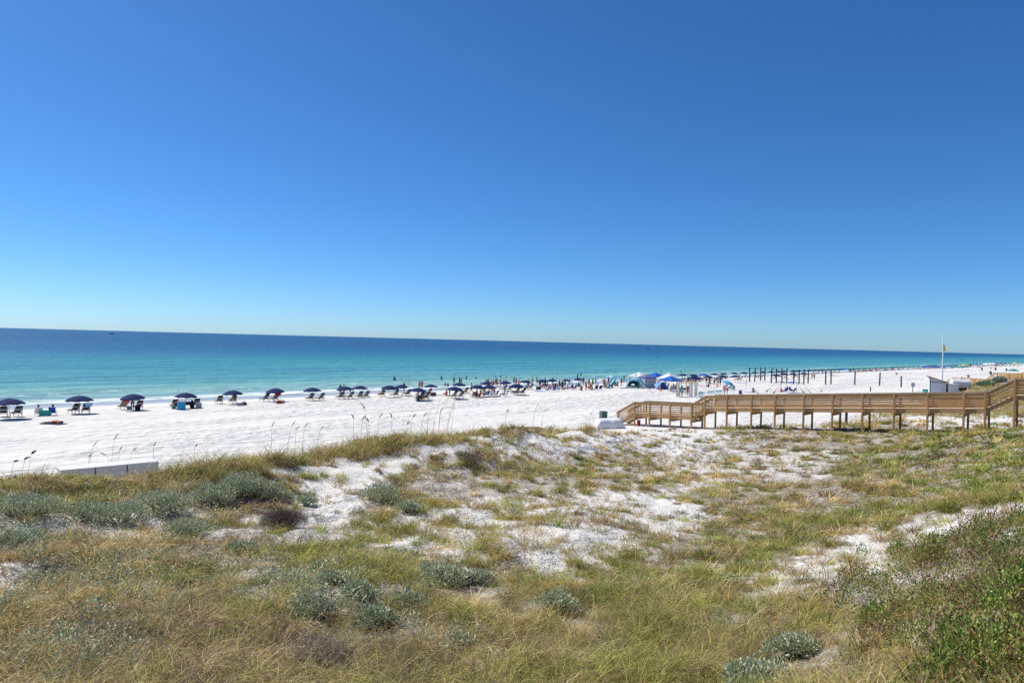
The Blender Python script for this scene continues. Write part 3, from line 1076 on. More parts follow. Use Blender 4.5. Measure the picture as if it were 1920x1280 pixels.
A.add(*tufts(P, keep, 14, .36, .3, .7, [STRAW, GREY, (.15, .22, .05), BROWN, (.13, .10, .07)], [2, 2, 2, 3, 2], 1.0, .005))
tag(link('salt_scrub', A.mesh('salt_scrub'), LEAF), 'dark green salt scrub with rusty seed spikes on the near slope', 'scrub', kind='stuff')


# --- single grey green shrubs, each a thing: twigs and a crown of leaves
def shrub(name, px, py, wpx, hpx, label, cols=SILV, w=(4, 3, 4, 1.2), n=2600, size=0.062, cat='shrub', group='silver green shrubs on the dune', bare=False):
    g = at(px, py)
    s = FPX / g[1]
    rx, hz = wpx / s / 2, hpx / s * 1.05
    ry = rx * 0.8
    o = empty(name, g)
    tag(o, label, cat, group)
    tw = MB()
    nl = max(5, int(6 + rx * 8))
    lob = []
    for i in range(nl):
        a = 2 * math.pi * i / nl + random.uniform(-.4, .4)
        rr = math.sqrt(random.uniform(0.0, 0.5))
        lob.append((rx * rr * math.cos(a), ry * rr * math.sin(a), hz * random.uniform(0.18, 0.42) * (1.1 - rr * .6), random.uniform(.36, .52) * min(rx, hz * 1.35) + .05))
    lob = np.array(lob)
    gl = np.array([gz(g[0] + l[0], g[1] + l[1]) - g[2] for l in lob])
    for l, gg in zip(lob, gl):
        for q in range(4):
            e = (l[0] + random.uniform(-.5, .5) * l[3], l[1] + random.uniform(-.5, .5) * l[3], gg + l[2] + random.uniform(-.2, .6) * l[3])
            tw.tube([(l[0] * .2, l[1] * .2, -0.05), (l[0] * .65, l[1] * .65, (gg + l[2]) * .45), e], [.014, .010, .005], 5)
    twm = tw.mesh('stems')
    ca = twm.color_attributes.new('tint', 'FLOAT_COLOR', 'POINT')
    ca.data.foreach_set('color', np.tile(np.array([.13, .10, .075, 1], np.float32), len(twm.vertices)))
    link('stems', twm, TWIG, o)
    n = int(n * 1.5)
    k = rng.choice(nl, n, p=lob[:, 3] ** 2 / np.sum(lob[:, 3] ** 2))
    v = rng.normal(size=(n, 3))
    v /= np.linalg.norm(v, axis=1, keepdims=True)
    v[:, 2] = np.where(v[:, 2] < -0.1, -v[:, 2], v[:, 2])
    rr = lob[k, 3] * rng.uniform(0.55, 1.12, n) * (0.78 + 0.44 * vnoise(v[:, 0] * 3 + k * 3.1, v[:, 1] * 3 + v[:, 2] * 2, 5))
    c = lob[k, :3] + v * rr[:, None] * np.array([1, 1, .8])
    c[:, 2] += gl[k]
    c[:, 2] = np.maximum(c[:, 2], gl[k] + .01)
    od = v + rng.normal(0, .55, (n, 3)) + np.array([0, 0, .7])
    od /= np.linalg.norm(od, axis=1, keepdims=True)
    col = pick(cols, list(w), n)
    if bare:
        V, q, t, cc = blades(c, rng.uniform(.12, .34, n), np.abs(rng.normal(.6, .5, n)), rng.uniform(0, 6.28, n), np.full(n, .006), col, 1.2 * rng.uniform(0, 1, n))
        link('crown', npmesh('crown', V, q, t, cc), TWIG, o)
    else:
        V, q, cc = leaves(c, od, size * rng.uniform(.6, 1.3, n) * max(1, g[1] / 18) ** .7, col)
        link('crown', npmesh('crown', V, q, None, cc), LEAF, o)
    return o


for px, py, wp, hp, n, lab in SHRUBS:
    shrub('silver_shrub', px, py, wp, hp, lab, n=n)
shrub('dead_shrub', 528, 990, 92, 36, 'dark brown dead shrub on the white sand slope', [(.09, .07, .056), (.14, .11, .09), (.20, .16, .13)], (4, 3, 2), 2600, cat='dead shrub', group='dead shrubs', bare=True)
shrub('dead_shrub', 600, 1252, 130, 40, 'wide grey brown dead shrub sunk in the nearest grass', [(.24, .19, .14), (.36, .29, .21), (.50, .42, .31), (.15, .12, .09)], (4, 4, 3, 2), 1500, cat='dead shrub', group='dead shrubs', bare=True)
shrub('dead_shrub', 880, 868, 60, 22, 'dark brown dead shrub beneath the crest of the sandy slope', [(.11, .085, .06), (.17, .13, .10)], (4, 3), 1200, cat='dead shrub', group='dead shrubs', bare=True)
for px, py, wp, hp, lab in [(1848, 725, 30, 10, 'dark green shrub on the dune behind the boardwalk stairs'), (1872, 717, 26, 8, 'smaller dark green shrub uphill on the dune behind the boardwalk stairs')]:
    shrub('dark_shrub', px, py, wp, hp, lab, [(.20, .28, .17), (.28, .36, .24)], (1, 1), 900, .10, group='dark shrubs behind the boardwalk')


# --- sea oats: a stem with a drooping seed head
def sea_oat(bx, by, tx, ty, label):
    g = at(bx, by)
    top = aty(tx, ty, g[1])
    h = top - g
    o = empty('sea_oat', g)
    tag(o, label, 'sea oat', 'sea oats along the dune crest')
    H = np.linalg.norm(h)
    pts = [(h[0] * f ** 1.6, 0.0, h[2] * f) for f in (0, .35, .7, .86)]
    w = 0.0068 * max(1, g[1] / 22)
    m = MB().tube(pts, [w, w * .8, w * .6, w * .45], 5)
    link('stem', m.mesh('stem'), OATSTEM, o)
    hd = MB()
    p0 = np.array(pts[-1])
    dirv = np.array([h[0], 0, h[2]]) - p0
    dirv = dirv + np.array([0.25 * np.linalg.norm(dirv) * (1 if h[0] >= 0 else -1), 0, 0])
    for k in range(15):
        f = k / 14
        c = p0 + dirv * f + np.array([0.06 * f * f * np.sign(h[0] + 1e-6), 0, -.06 * f * f])
        L = 0.085 * (1 - .45 * f) * random.uniform(.8, 1.2)
        a = random.uniform(0, 6.28)
        e = c + np.array([math.cos(a) * L * .6 + .02, math.sin(a) * L * .6, -L * random.uniform(.2, .9)])
        hd.tube([c, (c + e) / 2, e], [.004, .021, .003], 5)
    link('seed_head', hd.mesh('seed_head'), OATHEAD, o)


OATSTEM = mk('oat_stem', (.27, .23, .12), .7)
OATHEAD = mk('oat_head', (.20, .13, .065), .85)
_oats = [(18, 905, 29, 858), (22, 906, 25, 890), (40, 903, 49, 852), (52, 902, 61, 840), (165, 895, 178, 825), (164, 898, 168, 848), (208, 888, 216, 811), (218, 890, 192, 846), (220, 886, 226, 834),
         (238, 884, 253, 836), (286, 885, 289, 826), (362, 875, 367, 829), (508, 852, 510, 789), (538, 850, 550, 787), (552, 850, 557, 797), (566, 848, 573, 791), (594, 842, 603, 797),
         (662, 838, 663, 774), (676, 836, 681, 776), (694, 838, 689, 780), (706, 835, 713, 772), (734, 830, 735, 772), (768, 826, 776, 773), (760, 826, 764, 788), (788, 822, 797, 771), (800, 820, 805, 768),
         (812, 820, 818, 768), (822, 818, 828, 761), (836, 818, 851, 750), (838, 816, 850, 758), (846, 816, 851, 762), (822, 818, 826, 764), (946, 806, 951, 765), (998, 806, 1007, 755), (1014, 806, 1022, 766), (1104, 803, 1108, 771), (690, 838, 681, 752)]
_oats.sort(key=lambda q: q[2])
for i, q in enumerate(_oats):
    H = q[1] - q[3]
    kind = 'tall' if H > 58 else 'middling' if H > 45 else 'short'
    where = 'behind the white box' if q[0] < 300 else 'on the grassy crest' if q[0] < 860 else 'near the boardwalk end'
    sea_oat(*q, f'{kind} sea oat {where}, {ORD[i]} along the crest from the sea')

# ------------------------------------------------------------------ boardwalks
def wood(name, a, b):
    m, nt, N, L, P = nodes_of(name)
    q = NB(nt)
    tc = N.new('ShaderNodeTexCoord').outputs['Object']
    mp = N.new('ShaderNodeMapping')
    mp.inputs['Scale'].default_value = (1.5, 1.5, 14)
    mp.inputs['Rotation'].default_value = (0, 0, 0.7)
    L.new(tc, mp.inputs[0])
    n1 = q.noise(mp.outputs[0], 2.0, 5, 0.65, .4)
    n2 = q.noise(tc, 0.7, 3)
    c = q.mix(q.remap(n1, .3, .7), a, b)
    c = q.mix(q.remap(n2, .32, .68, 0, .55), c, tuple(v * .62 for v in a))
    oi = N.new('ShaderNodeObjectInfo').outputs['Random']
    c = q.mix(q.math('MULTIPLY', oi, .45), c, tuple(v * .60 + .02 for v in b))
    L.new(c, P.inputs['Base Color'])
    P.inputs['Roughness'].default_value = .8
    P.inputs['Specular IOR Level'].default_value = .2
    L.new(q.bump(n1, .35, .01), P.inputs['Normal'])
    return m


WOOD = wood('weathered_pine', (.52, .29, .115), (.70, .43, .195))
WOODT = wood('pale_pine_top', (.46, .33, .19), (.58, .43, .27))
POSTM = wood('pine_post', (.44, .25, .105), (.58, .36, .165))


def railing(mb_slats, mb_top, mb_cap, pa, pb, n_out):
    """Four slats, a wide top board and a flat cap between PA and PB (points of the rail top)."""
    pa, pb = Vector(pa), Vector(pb)
    sd = Vector((n_out[0], n_out[1], 0))
    for dz, h in ((.41, .075), (.585, .075), (.76, .075), (.935, .12)):
        d = Vector((0, 0, -dz))
        mb_slats.bar(pa + d, pb + d, .038, h, sd)
    d = Vector((0, 0, -.16))
    mb_top.bar(pa + d - sd * .03, pb + d - sd * .03, .04, .24, sd)
    mb_cap.bar(pa + Vector((0, 0, -.017)), pb + Vector((0, 0, -.017)), .15, .035, sd)


def boardwalk(label, O, D, N_, prof, post_s, width, stairs, post_h=0.13):
    O, D, N_ = np.array(O, float), np.array(D, float), np.array(N_, float)
    root = empty('boardwalk', (*(O), 0))
    tag(root, label, 'boardwalk')
    ss, zz = [q[0] for q in prof], [q[1] for q in prof]
    rz = lambda s: float(np.interp(s, ss, zz))
    W = lambda s, n, z: (D[0] * s + N_[0] * n, D[1] * s + N_[1] * n, z)
    for side in (0, width):
        for (s0, z0), (s1, z1) in zip(prof[:-1], prof[1:]):
            a, b_, c = MB(), MB(), MB()
            railing(a, b_, c, W(s0, side, z0), W(s1, side, z1), N_)
            a.build('railing', WOOD, root)
            b_.build('top_rail', WOOD, root)
            c.build('handrail_cap', WOODT, root)
    for s in post_s:
        for side, o_ in ((0, -.10), (width, .10)):
            p = W(s, side + o_, 0)
            g = gz(O[0] + p[0], O[1] + p[1])
            z1 = rz(s) - .06
            MB().box((p[0], p[1], (g - .4 + z1) / 2), (post_h, post_h, z1 - g + .4), math.atan2(D[1], D[0])).build('post', POSTM, root, bevel=.008)
        zb = rz(s) - 1.10 - .30
        MB().bar(W(s, -.25, zb - .12), W(s, width + .25, zb - .12), .09, .24).build('crossbeam', WOOD, root)
    for (s0, z0), (s1, z1) in zip(prof[:-1], prof[1:]):
        if (s0, s1) in stairs:
            n = max(4, int(round(abs(z1 - z0) / .18)))
            for i in range(n):
                f = (i + .5) / n
                s = s0 + (s1 - s0) * f
                z = z0 + (z1 - z0) * f - 1.10
                MB().bar(W(s, .02, z), W(s, width - .02, z), abs(s1 - s0) / n * 1.08, .04).build('stair_tread', WOODT, root)
            for side in (.06, width - .06):
                MB().bar(W(s0, side, z0 - 1.24), W(s1, side, z1 - 1.24), .05, .26, (*N_, 0)).build('stringer', WOOD, root)
        else:
            m = MB()
            L_ = s1 - s0
            k = int(L_ / .15)
            for i in range(k):
                s = s0 + L_ * (i + .5) / k
                m.bar(W(s, .01, rz(s) - 1.118), W(s, width - .01, rz(s) - 1.118), L_ / k - .012, .035)
            m.build('deck', WOODT, root)
            for side in (.03, width / 2, width - .03):
                MB().bar(W(s0, side, z0 - 1.265), W(s1, side, z1 - 1.265), .045, .25, (*N_, 0)).build('stringer', WOOD, root)
    return root


def s_at(px):
    """Distance along the near boardwalk whose front rail is seen at column PX."""
    u = (px - 960) / FPX
    return (u * 58 - 18.4) / (.76 + .65 * u)


PROF = [(-10.84, 3.10), (-8.95, 4.22), (-3.2, 4.44), (-1.91, 5.30), (18.1, 6.92), (19.75, 7.96), (32, 8.05)]
_ps = [s_at(x) for x in (1222.5, 1260.6, 1301, 1326, 1367, 1413, 1457, 1510.7, 1564.5, 1621, 1680, 1742.8, 1810.6, 1851, 1905)]
walk = boardwalk('long brown timber boardwalk on posts stepping down to the beach', (18.4, 58.0), (.76, -.65), (.65, .76), PROF,
                 [-10.6, -8.85] + _ps + [_ps[-1] + 2.4, _ps[-1] + 4.8, _ps[-1] + 7.2, _ps[-1] + 9.6], 2.0, {(-10.84, -8.95), (-3.2, -1.91), (18.1, 19.75)})
# second boardwalk farther along the beach
q0, q1 = at(1787, 723), at(1925, 712)
A0 = aty(1788, 707.5, 140.0)
A1 = aty(1925, 701.5, 125.0)
Dd = (A1 - A0)[:2]
Ld = float(np.linalg.norm(Dd))
Dd = Dd / Ld
Nd = np.array([-Dd[1], Dd[0]])
z0, z1 = A0[2], A1[2]
L1 = Ld * 0.47
boardwalk('far brown timber boardwalk low behind the white tanks', A0[:2], Dd, Nd, [(-2.2, z0 - 1.1), (0, z0), (L1, z0 + .05), (L1 + 1.8, z1), (Ld + 6, z1 + .1)],
          [0.1 + 2.4 * i for i in range(int((Ld + 5) / 2.4))], 2.0, {(-2.2, 0), (L1, L1 + 1.8)})

# ------------------------------------------------------------------ people
# A body is one continuous skin grown over tapered limbs; clothes and hair follow it as pieces of their own.
def v_(x, y, z): return Vector((x, y, z))


def stand_joints():
    j = dict(pel=v_(0, 0, .93), waist=v_(0, 0, 1.08), chest=v_(0, .01, 1.27), neck=v_(0, -.005, 1.43), head=v_(0, .015, 1.555))
    for s, n in ((-1, 'l'), (1, 'r')):
        j['hip' + n] = v_(.085 * s, 0, .90)
        j['kne' + n] = v_(.10 * s, .02, .49)
        j['ank' + n] = v_(.105 * s, -.02, .085)
        j['toe' + n] = v_(.125 * s, .14, .03)
        j['sho' + n] = v_(.165 * s, -.005, 1.375)
        j['elb' + n] = v_(.225 * s, -.02, 1.10)
        j['wri' + n] = v_(.235 * s, .06, .86)
        j['han' + n] = v_(.235 * s, .09, .77)
    return j


def pose(**kw):
    j = stand_joints()
    for k, q in kw.items():
        j[k] = Vector(q)
    return j


POSES = {
    'standing': pose(),
    'walking': pose(knel=(-.09, .20, .52), ankl=(-.09, .19, .10), toel=(-.10, .33, .07), kner=(.09, -.03, .49), ankr=(.09, -.30, .14), toer=(.10, -.18, .03), elbl=(-.23, -.12, 1.12), wril=(-.22, -.10, .88), hanl=(-.22, -.08, .79), elbr=(.23, .08, 1.12), wrir=(.20, .24, .94), hanr=(.20, .30, .87)),
    'arm_raised': pose(elbr=(.27, .05, 1.55), wrir=(.26, .12, 1.78), hanr=(.27, .14, 1.88), elbl=(-.24, .02, 1.11), wril=(-.15, .20, 1.05), hanl=(-.11, .26, 1.03)),
    'hands_on_hips': pose(elbl=(-.36, -.06, 1.15), wril=(-.20, .03, .98), hanl=(-.14, .06, .96), elbr=(.36, -.06, 1.15), wrir=(.20, .03, .98), hanr=(.14, .06, .96)),
    'bending': pose(pel=(0, -.10, .90), waist=(0, .02, 1.00), chest=(0, .20, 1.05), neck=(0, .36, 1.04), head=(0, .48, 1.02), hipl=(-.085, -.09, .88), hipr=(.085, -.09, .88), shol=(-.165, .30, 1.03), shor=(.165, .30, 1.03),
                    elbl=(-.20, .36, .77), elbr=(.20, .36, .77), wril=(-.15, .44, .55), wrir=(.15, .44, .55), hanl=(-.13, .47, .46), hanr=(.13, .47, .46)),
    'chair_sitting': pose(pel=(0, -.03, .33), waist=(0, -.09, .47), chest=(0, -.16, .66), neck=(0, -.20, .82), head=(0, -.17, .95), hipl=(-.09, 0, .32), hipr=(.09, 0, .32), knel=(-.12, .42, .44), kner=(.12, .42, .44),
                          ankl=(-.12, .58, .08), ankr=(.12, .58, .08), toel=(-.13, .74, .04), toer=(.13, .74, .04), shol=(-.17, -.19, .77), shor=(.17, -.19, .77), elbl=(-.27, -.06, .53), elbr=(.27, -.06, .53), wril=(-.25, .18, .52), wrir=(.25, .18, .52), hanl=(-.22, .27, .52), hanr=(.22, .27, .52)),
    'reclining': pose(pel=(0, .02, .46), waist=(0, -.10, .56), chest=(0, -.24, .70), neck=(0, -.37, .83), head=(0, -.43, .95), hipl=(-.09, .05, .46), hipr=(.09, .05, .46), knel=(-.11, .46, .62), kner=(.12, .50, .50),
                      ankl=(-.12, .68, .38), ankr=(.12, .93, .40), toel=(-.13, .82, .36), toer=(.13, 1.0, .50), shol=(-.17, -.33, .78), shor=(.17, -.33, .78), elbl=(-.28, -.16, .62), elbr=(.28, -.16, .62), wril=(-.26, .08, .60), wrir=(.26, .08, .60), hanl=(-.24, .17, .60), hanr=(.24, .17, .60)),
    'ground_sitting': pose(pel=(0, -.02, .12), waist=(0, -.04, .27), chest=(0, -.02, .46), neck=(0, .0, .62), head=(0, .04, .74), hipl=(-.09, .02, .11), hipr=(.09, .02, .11), knel=(-.16, .33, .38), kner=(.16, .36, .36),
                           ankl=(-.12, .58, .08), ankr=(.13, .62, .08), toel=(-.12, .74, .04), toer=(.14, .78, .04), shol=(-.17, -.01, .57), shor=(.17, -.01, .57), elbl=(-.24, .10, .36), elbr=(.24, .10, .36), wril=(-.16, .30, .42), wrir=(.16, .30, .42), hanl=(-.11, .38, .42), hanr=(.11, .38, .42)),
    'lying': pose(pel=(0, 0, .14), waist=(0, .15, .13), chest=(0, .34, .15), neck=(0, .51, .13), head=(0, .64, .13), hipl=(-.085, -.03, .13), hipr=(.085, -.03, .13), knel=(-.11, -.43, .11), kner=(.12, -.43, .11),
                  ankl=(-.13, -.83, .09), ankr=(.14, -.83, .09), toel=(-.16, -.90, .04), toer=(.17, -.90, .04), shol=(-.165, .45, .13), shor=(.165, .45, .13), elbl=(-.30, .56, .08), elbr=(.30, .56, .08), wril=(-.22, .76, .06), wrir=(.22, .76, .06), hanl=(-.14, .80, .05), hanr=(.14, .80, .05)),
}


def limb_list(j):
    """(tag, a, radius at a, b, radius at b)"""
    L = [('hips', j['pel'], .118, j['waist'], .112), ('torso', j['waist'], .110, j['chest'], .132), ('torso', j['chest'], .128, j['neck'], .062),
         ('neck', j['neck'], .052, j['head'], .055)]
    up = (j['head'] - j['neck']).normalized()
    fwd_ = (j['toel'] - j['ankl'] + j['toer'] - j['ankr'])
    if 'lying' == j.get('_n'):
        fwd_ = Vector((0, 0, -1))
    fwd_ = (fwd_ - up * fwd_.dot(up)).normalized()
    h = j['head']
    L += [('head', h - up * .015 + fwd_ * .012, .078, h + up * .055, .094), ('head', h - up * .045 + fwd_ * .035, .045, h - up * .06 + fwd_ * .055, .035),
          ('head', h + fwd_ * .085, .014, h - up * .025 + fwd_ * .105, .013)]
    sd = up.cross(fwd_)
    for s in (-1, 1):
        L.append(('head', h + sd * (.088 * s) + up * .012, .013, h + sd * (.092 * s) - up * .022, .012))
    for n in 'lr':
        L += [('hips', j['pel'], .10, j['hip' + n], .094), ('thigh', j['hip' + n], .090, j['kne' + n], .058), ('calf', j['kne' + n], .055, j['kne' + n].lerp(j['ank' + n], .35), .056),
              ('calf', j['kne' + n].lerp(j['ank' + n], .35), .056, j['ank' + n], .036), ('foot', j['ank' + n], .036, j['toe' + n], .03),
              ('torso', j['chest'].lerp(j['neck'], .45), .075, j['sho' + n], .062), ('arm', j['sho' + n], .056, j['elb' + n], .041), ('forearm', j['elb' + n], .039, j['wri' + n], .027),
              ('hand', j['wri' + n], .026, j['han' + n], .032)]
        hd = (j['han' + n] - j['wri' + n]).normalized()
        sx = hd.cross(Vector((0, 1, 0)) if abs(hd.y) < .8 else Vector((0, 0, 1))).normalized()
        fx = sx.cross(hd)
        for k, (o_, ln) in enumerate(((-.026, .062), (-.009, .075), (.009, .070), (.025, .055))):
            b = j['han' + n] + fx * o_
            L.append(('hand', b, .0105, b + hd * ln + sx * .02, .0085))
        b = j['wri' + n].lerp(j['han' + n], .45) + fx * -.024
        L.append(('hand', b, .012, b + hd * .05 - fx * .035, .010))
    return L, up, fwd_


def grow_body(name, j):
    L, up, fwd_ = limb_list(j)
    mb = MB()
    for tg, a, ra, b, rb in L:
        bm = bmesh.new()
        for c, r in ((a, ra), (b, rb)):
            for q in bmesh.ops.create_icosphere(bm, subdivisions=2, radius=1.0)['verts']:
                q.co = c + q.co * r
        bmesh.ops.convex_hull(bm, input=bm.verts[:])
        bmesh.ops.delete(bm, geom=[q for q in bm.verts if not q.link_faces], context='VERTS')
        bm.verts.index_update()
        mb.add([q.co for q in bm.verts], [[q.index for q in f.verts] for f in bm.faces if len(f.verts) > 2])
        bm.free()
    me = mb.mesh(name + '_raw')
    o = bpy.data.objects.new(name + '_raw', me)
    COL.objects.link(o)
    r = o.modifiers.new('r', 'REMESH')
    r.mode = 'VOXEL'
    r.voxel_size = .017
    s = o.modifiers.new('s', 'SMOOTH')
    s.factor = .5
    s.iterations = 2
    dg = bpy.context.evaluated_depsgraph_get()
    out = bpy.data.meshes.new_from_object(o.evaluated_get(dg))
    bpy.data.objects.remove(o)
    n = len(out.vertices)
    V = np.empty(n * 3, np.float32)
    out.vertices.foreach_get('co', V)
    V = V.reshape(-1, 3).astype(float)
    N_ = np.empty(n * 3, np.float32)
    out.vertices.foreach_get('normal', N_)
    N_ = N_.reshape(-1, 3).astype(float)
    best = np.full(n, 9.0)
    tg = np.zeros(n, int)
    along = np.zeros(n)
    for i, (t, a, ra, b, rb) in enumerate(L):
        a_, b_ = np.array(a), np.array(b)
        ab = b_ - a_
        f = np.clip(((V - a_) @ ab) / (ab @ ab + 1e-9), 0, 1)
        dd = np.linalg.norm(V - (a_ + f[:, None] * ab), axis=1) - (ra + (rb - ra) * f)
        w = dd < best
        best[w] = dd[w]
        tg[w] = i
        along[w] = f[w]
    names = np.array([q[0] for q in L])[tg]
    polys = np.array([p.vertices[:] for p in out.polygons])
    h = np.array(j['head'])
    rel = V - h
    hu, hf = rel @ np.array(up), rel @ np.array(fwd_)
    hair = (names == 'head') & ((hu > .075) | ((hf < .035) & (hu > -.03)) | (hf < -.02))
    longhair = hair | ((names == 'neck') & (hf < .0)) | ((names == 'torso') & (hf < -.03) & (hu > -.30) & (np.abs(rel[:, 0]) < .10))
    masks = dict(trunks=(names == 'hips') & True | ((names == 'thigh') & (along < .68)), swimsuit=(names == 'hips') | ((names == 'torso')), briefs=(names == 'hips'),
                 shirt=(names == 'torso') | ((names == 'arm') & (along < .55)) | ((names == 'hips')), top=(names == 'torso') & (np.abs(along - .6) < .45), hair=hair, long_hair=longhair)
    if (rel[names == 'torso'] @ np.array(up)).size:
        pass
    zt = V @ np.array(up)
    return dict(mesh=out, V=V, N=N_, polys=polys, masks=masks, joints=j)


def cut(body, mask, off, name):
    """A garment: the part of the body surface under MASK, standing a little proud of it and closed at its hem."""
    m = body['masks'][mask]
    pf = body['polys'][m[body['polys']].sum(1) >= 3]
    used = np.unique(pf)
    mp = -np.ones(len(m), int)
    mp[used] = np.arange(len(used))
    n = len(used)
    outer = body['V'][used] + body['N'][used] * off
    inner = body['V'][used] - body['N'][used] * .004
    F = mp[pf]
    e = {}
    for f in F:
        for a, b in zip(f, np.roll(f, -1)):
            e[(a, b)] = e.get((a, b), 0) + 1
    rim = [(b, a, a + n, b + n) for (a, b) in e if (b, a) not in e]
    quads = np.concatenate([F] + ([np.array(rim)] if rim else []))
    me = npmesh(name, np.concatenate([outer, inner]), quads)
    return me


BODIES, GARM = {}, {}
for k_, j_ in POSES.items():
    if k_ == 'lying':
        j_['_n'] = 'lying'
    BODIES[k_] = grow_body(k_, j_)


def garment(ps, mask):
    if (ps, mask) not in GARM:
        off = dict(hair=.016, long_hair=.022, trunks=.016, shirt=.014, swimsuit=.007, briefs=.007, top=.007)[mask]
        GARM[ps, mask] = cut(BODIES[ps], mask, off, mask)
        GARM[ps, mask].materials.append(None)
    return GARM[ps, mask]


SKIN = {'fair': mk('skin_fair', (.60, .38, .28), .55, .06), 'tan': mk('skin_tan', (.42, .235, .145), .5, .06), 'brown': mk('skin_brown', (.26, .135, .08), .5, .06), 'red': mk('skin_sunburnt', (.55, .27, .19), .55, .06)}
DYE = {}
for nm, c in dict(black=(.02, .02, .025), dark=(.045, .035, .03), brown=(.09, .05, .028), blond=(.42, .29, .13), grey=(.35, .34, .33), navy=(.015, .03, .12), blue=(.03, .12, .42), teal=(.02, .25, .27), red=(.45, .03, .03), coral=(.62, .13, .10),
                  pink=(.62, .25, .30), white=(.72, .72, .71), orange=(.65, .24, .03), green=(.06, .22, .07), lime=(.35, .55, .08), yellow=(.70, .55, .08), maroon=(.16, .02, .03), khaki=(.33, .27, .17), lightblue=(.28, .48, .65), purple=(.12, .06, .22)).items():
    DYE[nm] = mk('cloth_' + nm, c, .85, .1, 9.0, 0, .15)
for b_ in BODIES.values():
    b_['mesh'].materials.append(None)
    b_['mesh'].polygons.foreach_set('use_smooth', [True] * len(b_['mesh'].polygons))
PLOG = []


def slot(o, m):
    o.material_slots[0].link = 'OBJECT'
    o.material_slots[0].material = m
    return o


def person(loc, rz, ps, label, skin='tan', hair='dark', wear=(('trunks', 'navy'),), s=1.0, group=None, long=False, tilt=(0, 0)):
    o = bpy.data.objects.new('person', BODIES[ps]['mesh'])
    COL.objects.link(o)
    slot(o, SKIN[skin])
    place(o, loc, rz, s, tilt)
    tag(o, label, 'person', group)
    for g, c in list(wear) + [('long_hair' if long else 'hair', hair)]:
        q = bpy.data.objects.new({'long_hair': 'hair', 'top': 'bikini_top', 'briefs': 'swim_briefs'}.get(g, g), garment(ps, g))
        COL.objects.link(q)
        q.parent = o
        slot(q, DYE[c])
    return o

# ------------------------------------------------------------------ beach furniture
NAVY = cloth('navy_canvas', (.012, .027, .10), .08)
NAVYS = mk('navy_sling', (.014, .018, .05), .8, .1, 6)
GREYS = mk('grey_sling', (.30, .32, .33), .8, .1, 6)
CHAIRWOOD = mk('lounger_wood', (.36, .27, .15), .6, .2, 4, stretch=(1, 1, 5))
POLE = mk('white_pole', (.62, .61, .58), .5, .06)
STEEL = mk('grey_steel', (.34, .35, .36), .4, .08)
BLUEC = cloth('royal_blue_canvas', (.025, .13, .48), .15)
TEALC = cloth('teal_canvas', (.012, .25, .27), .15)
AQUAC = cloth('aqua_fabric', (.05, .46, .66), .3)
LBLUEC = cloth('light_blue_canvas', (.25, .50, .78), .3)
WHITEC = cloth('white_canvas', (.80, .80, .79), .35)
SLATEC = cloth('slate_blue_canvas', (.13, .16, .36), .15)
MAUVEC = cloth('pale_grey_wall', (.50, .48, .56), .25)
GREENC = cloth('green_canvas', (.05, .30, .06), .15)
YELLOWC = cloth('yellow_canvas', (.90, .68, .02), .5)
PINKC = cloth('pink_canvas', (.68, .38, .44), .3)
ORANGE = mk('orange_plastic', (.80, .07, .015), .5, .05)
BLACK = mk('black_plastic', (.02, .02, .024), .5, .1)
WHITEP = mk('white_plastic', (.72, .73, .74), .45, .05)
TEALP = mk('teal_plastic', (.03, .33, .30), .5, .06)
BLUEP = mk('blue_plastic', (.02, .30, .55), .5, .06)
REDP = mk('red_plastic', (.60, .035, .02), .5, .06)
GREENP = mk('green_plastic', (.07, .13, .10), .55, .1)
PILE = mk('tarred_pile', (.065, .055, .05), .85, .35, 3, .5, .2, (1, 1, 4))
BAMBOO = mk('bamboo', (.52, .36, .17), .6, .2, 5, stretch=(1, 1, 3))
SEA_RZ = math.radians(45.9)


def make_umbrella(name, cm, cm2=None, R_=1.17, rim=1.30, rise=.42):
    o = empty(name)
    n = 8
    V, F, mi = [], [], []
    rings = [0.0, .25, .5, .75, 1.0]
    V.append((0, 0, rim + rise))
    for r in rings[1:]:
        for k in range(n * 2):
            a = math.pi * k / n
            rib = k % 2 == 0
            rr = r * (1.0 if rib else .955)
            z = rim + rise * (1 - r ** 1.9) - (0 if rib else -.025 * r)
            V.append((R_ * rr * math.cos(a), R_ * rr * math.sin(a), z))
    m = n * 2
    for k in range(m):
        F.append((0, 1 + k, 1 + (k + 1) % m))
        mi.append((k // 2) % 2 if cm2 else 0)
    for q in range(3):
        for k in range(m):
            F.append((1 + q * m + k, 1 + (q + 1) * m + k, 1 + (q + 1) * m + (k + 1) % m, 1 + q * m + (k + 1) % m))
            mi.append((k // 2) % 2 if cm2 else 0)
    b = 1 + 3 * m
    e = len(V)
    for k in range(m):
        x, y, z = V[b + k]
        V.append((x * 1.005, y * 1.005, z - .11 + (.03 if k % 2 else 0)))
    for k in range(m):
        F.append((b + k, e + k, e + (k + 1) % m, b + (k + 1) % m))
        mi.append((k // 2) % 2 if cm2 else 0)
    mb = MB().add(V, F)
    c = mb.build('canopy', [cm, cm2] if cm2 else cm, o, solid=.006)
    if cm2:
        c.data.polygons.foreach_set('material_index', (mi + mi + [0] * len(c.data.polygons))[:len(c.data.polygons)])
    MB().tube([(0, 0, -.35), (0, 0, rim + rise - .02)], .022, 8).build('pole', POLE, o)
    MB().lathe([(.03, rim + rise - .01), (.03, rim + rise + .03), (.008, rim + rise + .09)], 8).build('finial', cm, o)
    for k in range(n):
        a = 2 * math.pi * k / n
        MB().bar((.03 * math.cos(a), .03 * math.sin(a), rim + rise - .06), (R_ * .97 * math.cos(a), R_ * .97 * math.sin(a), rim - .015), .012, .012).build('rib', STEEL, o)
    return o


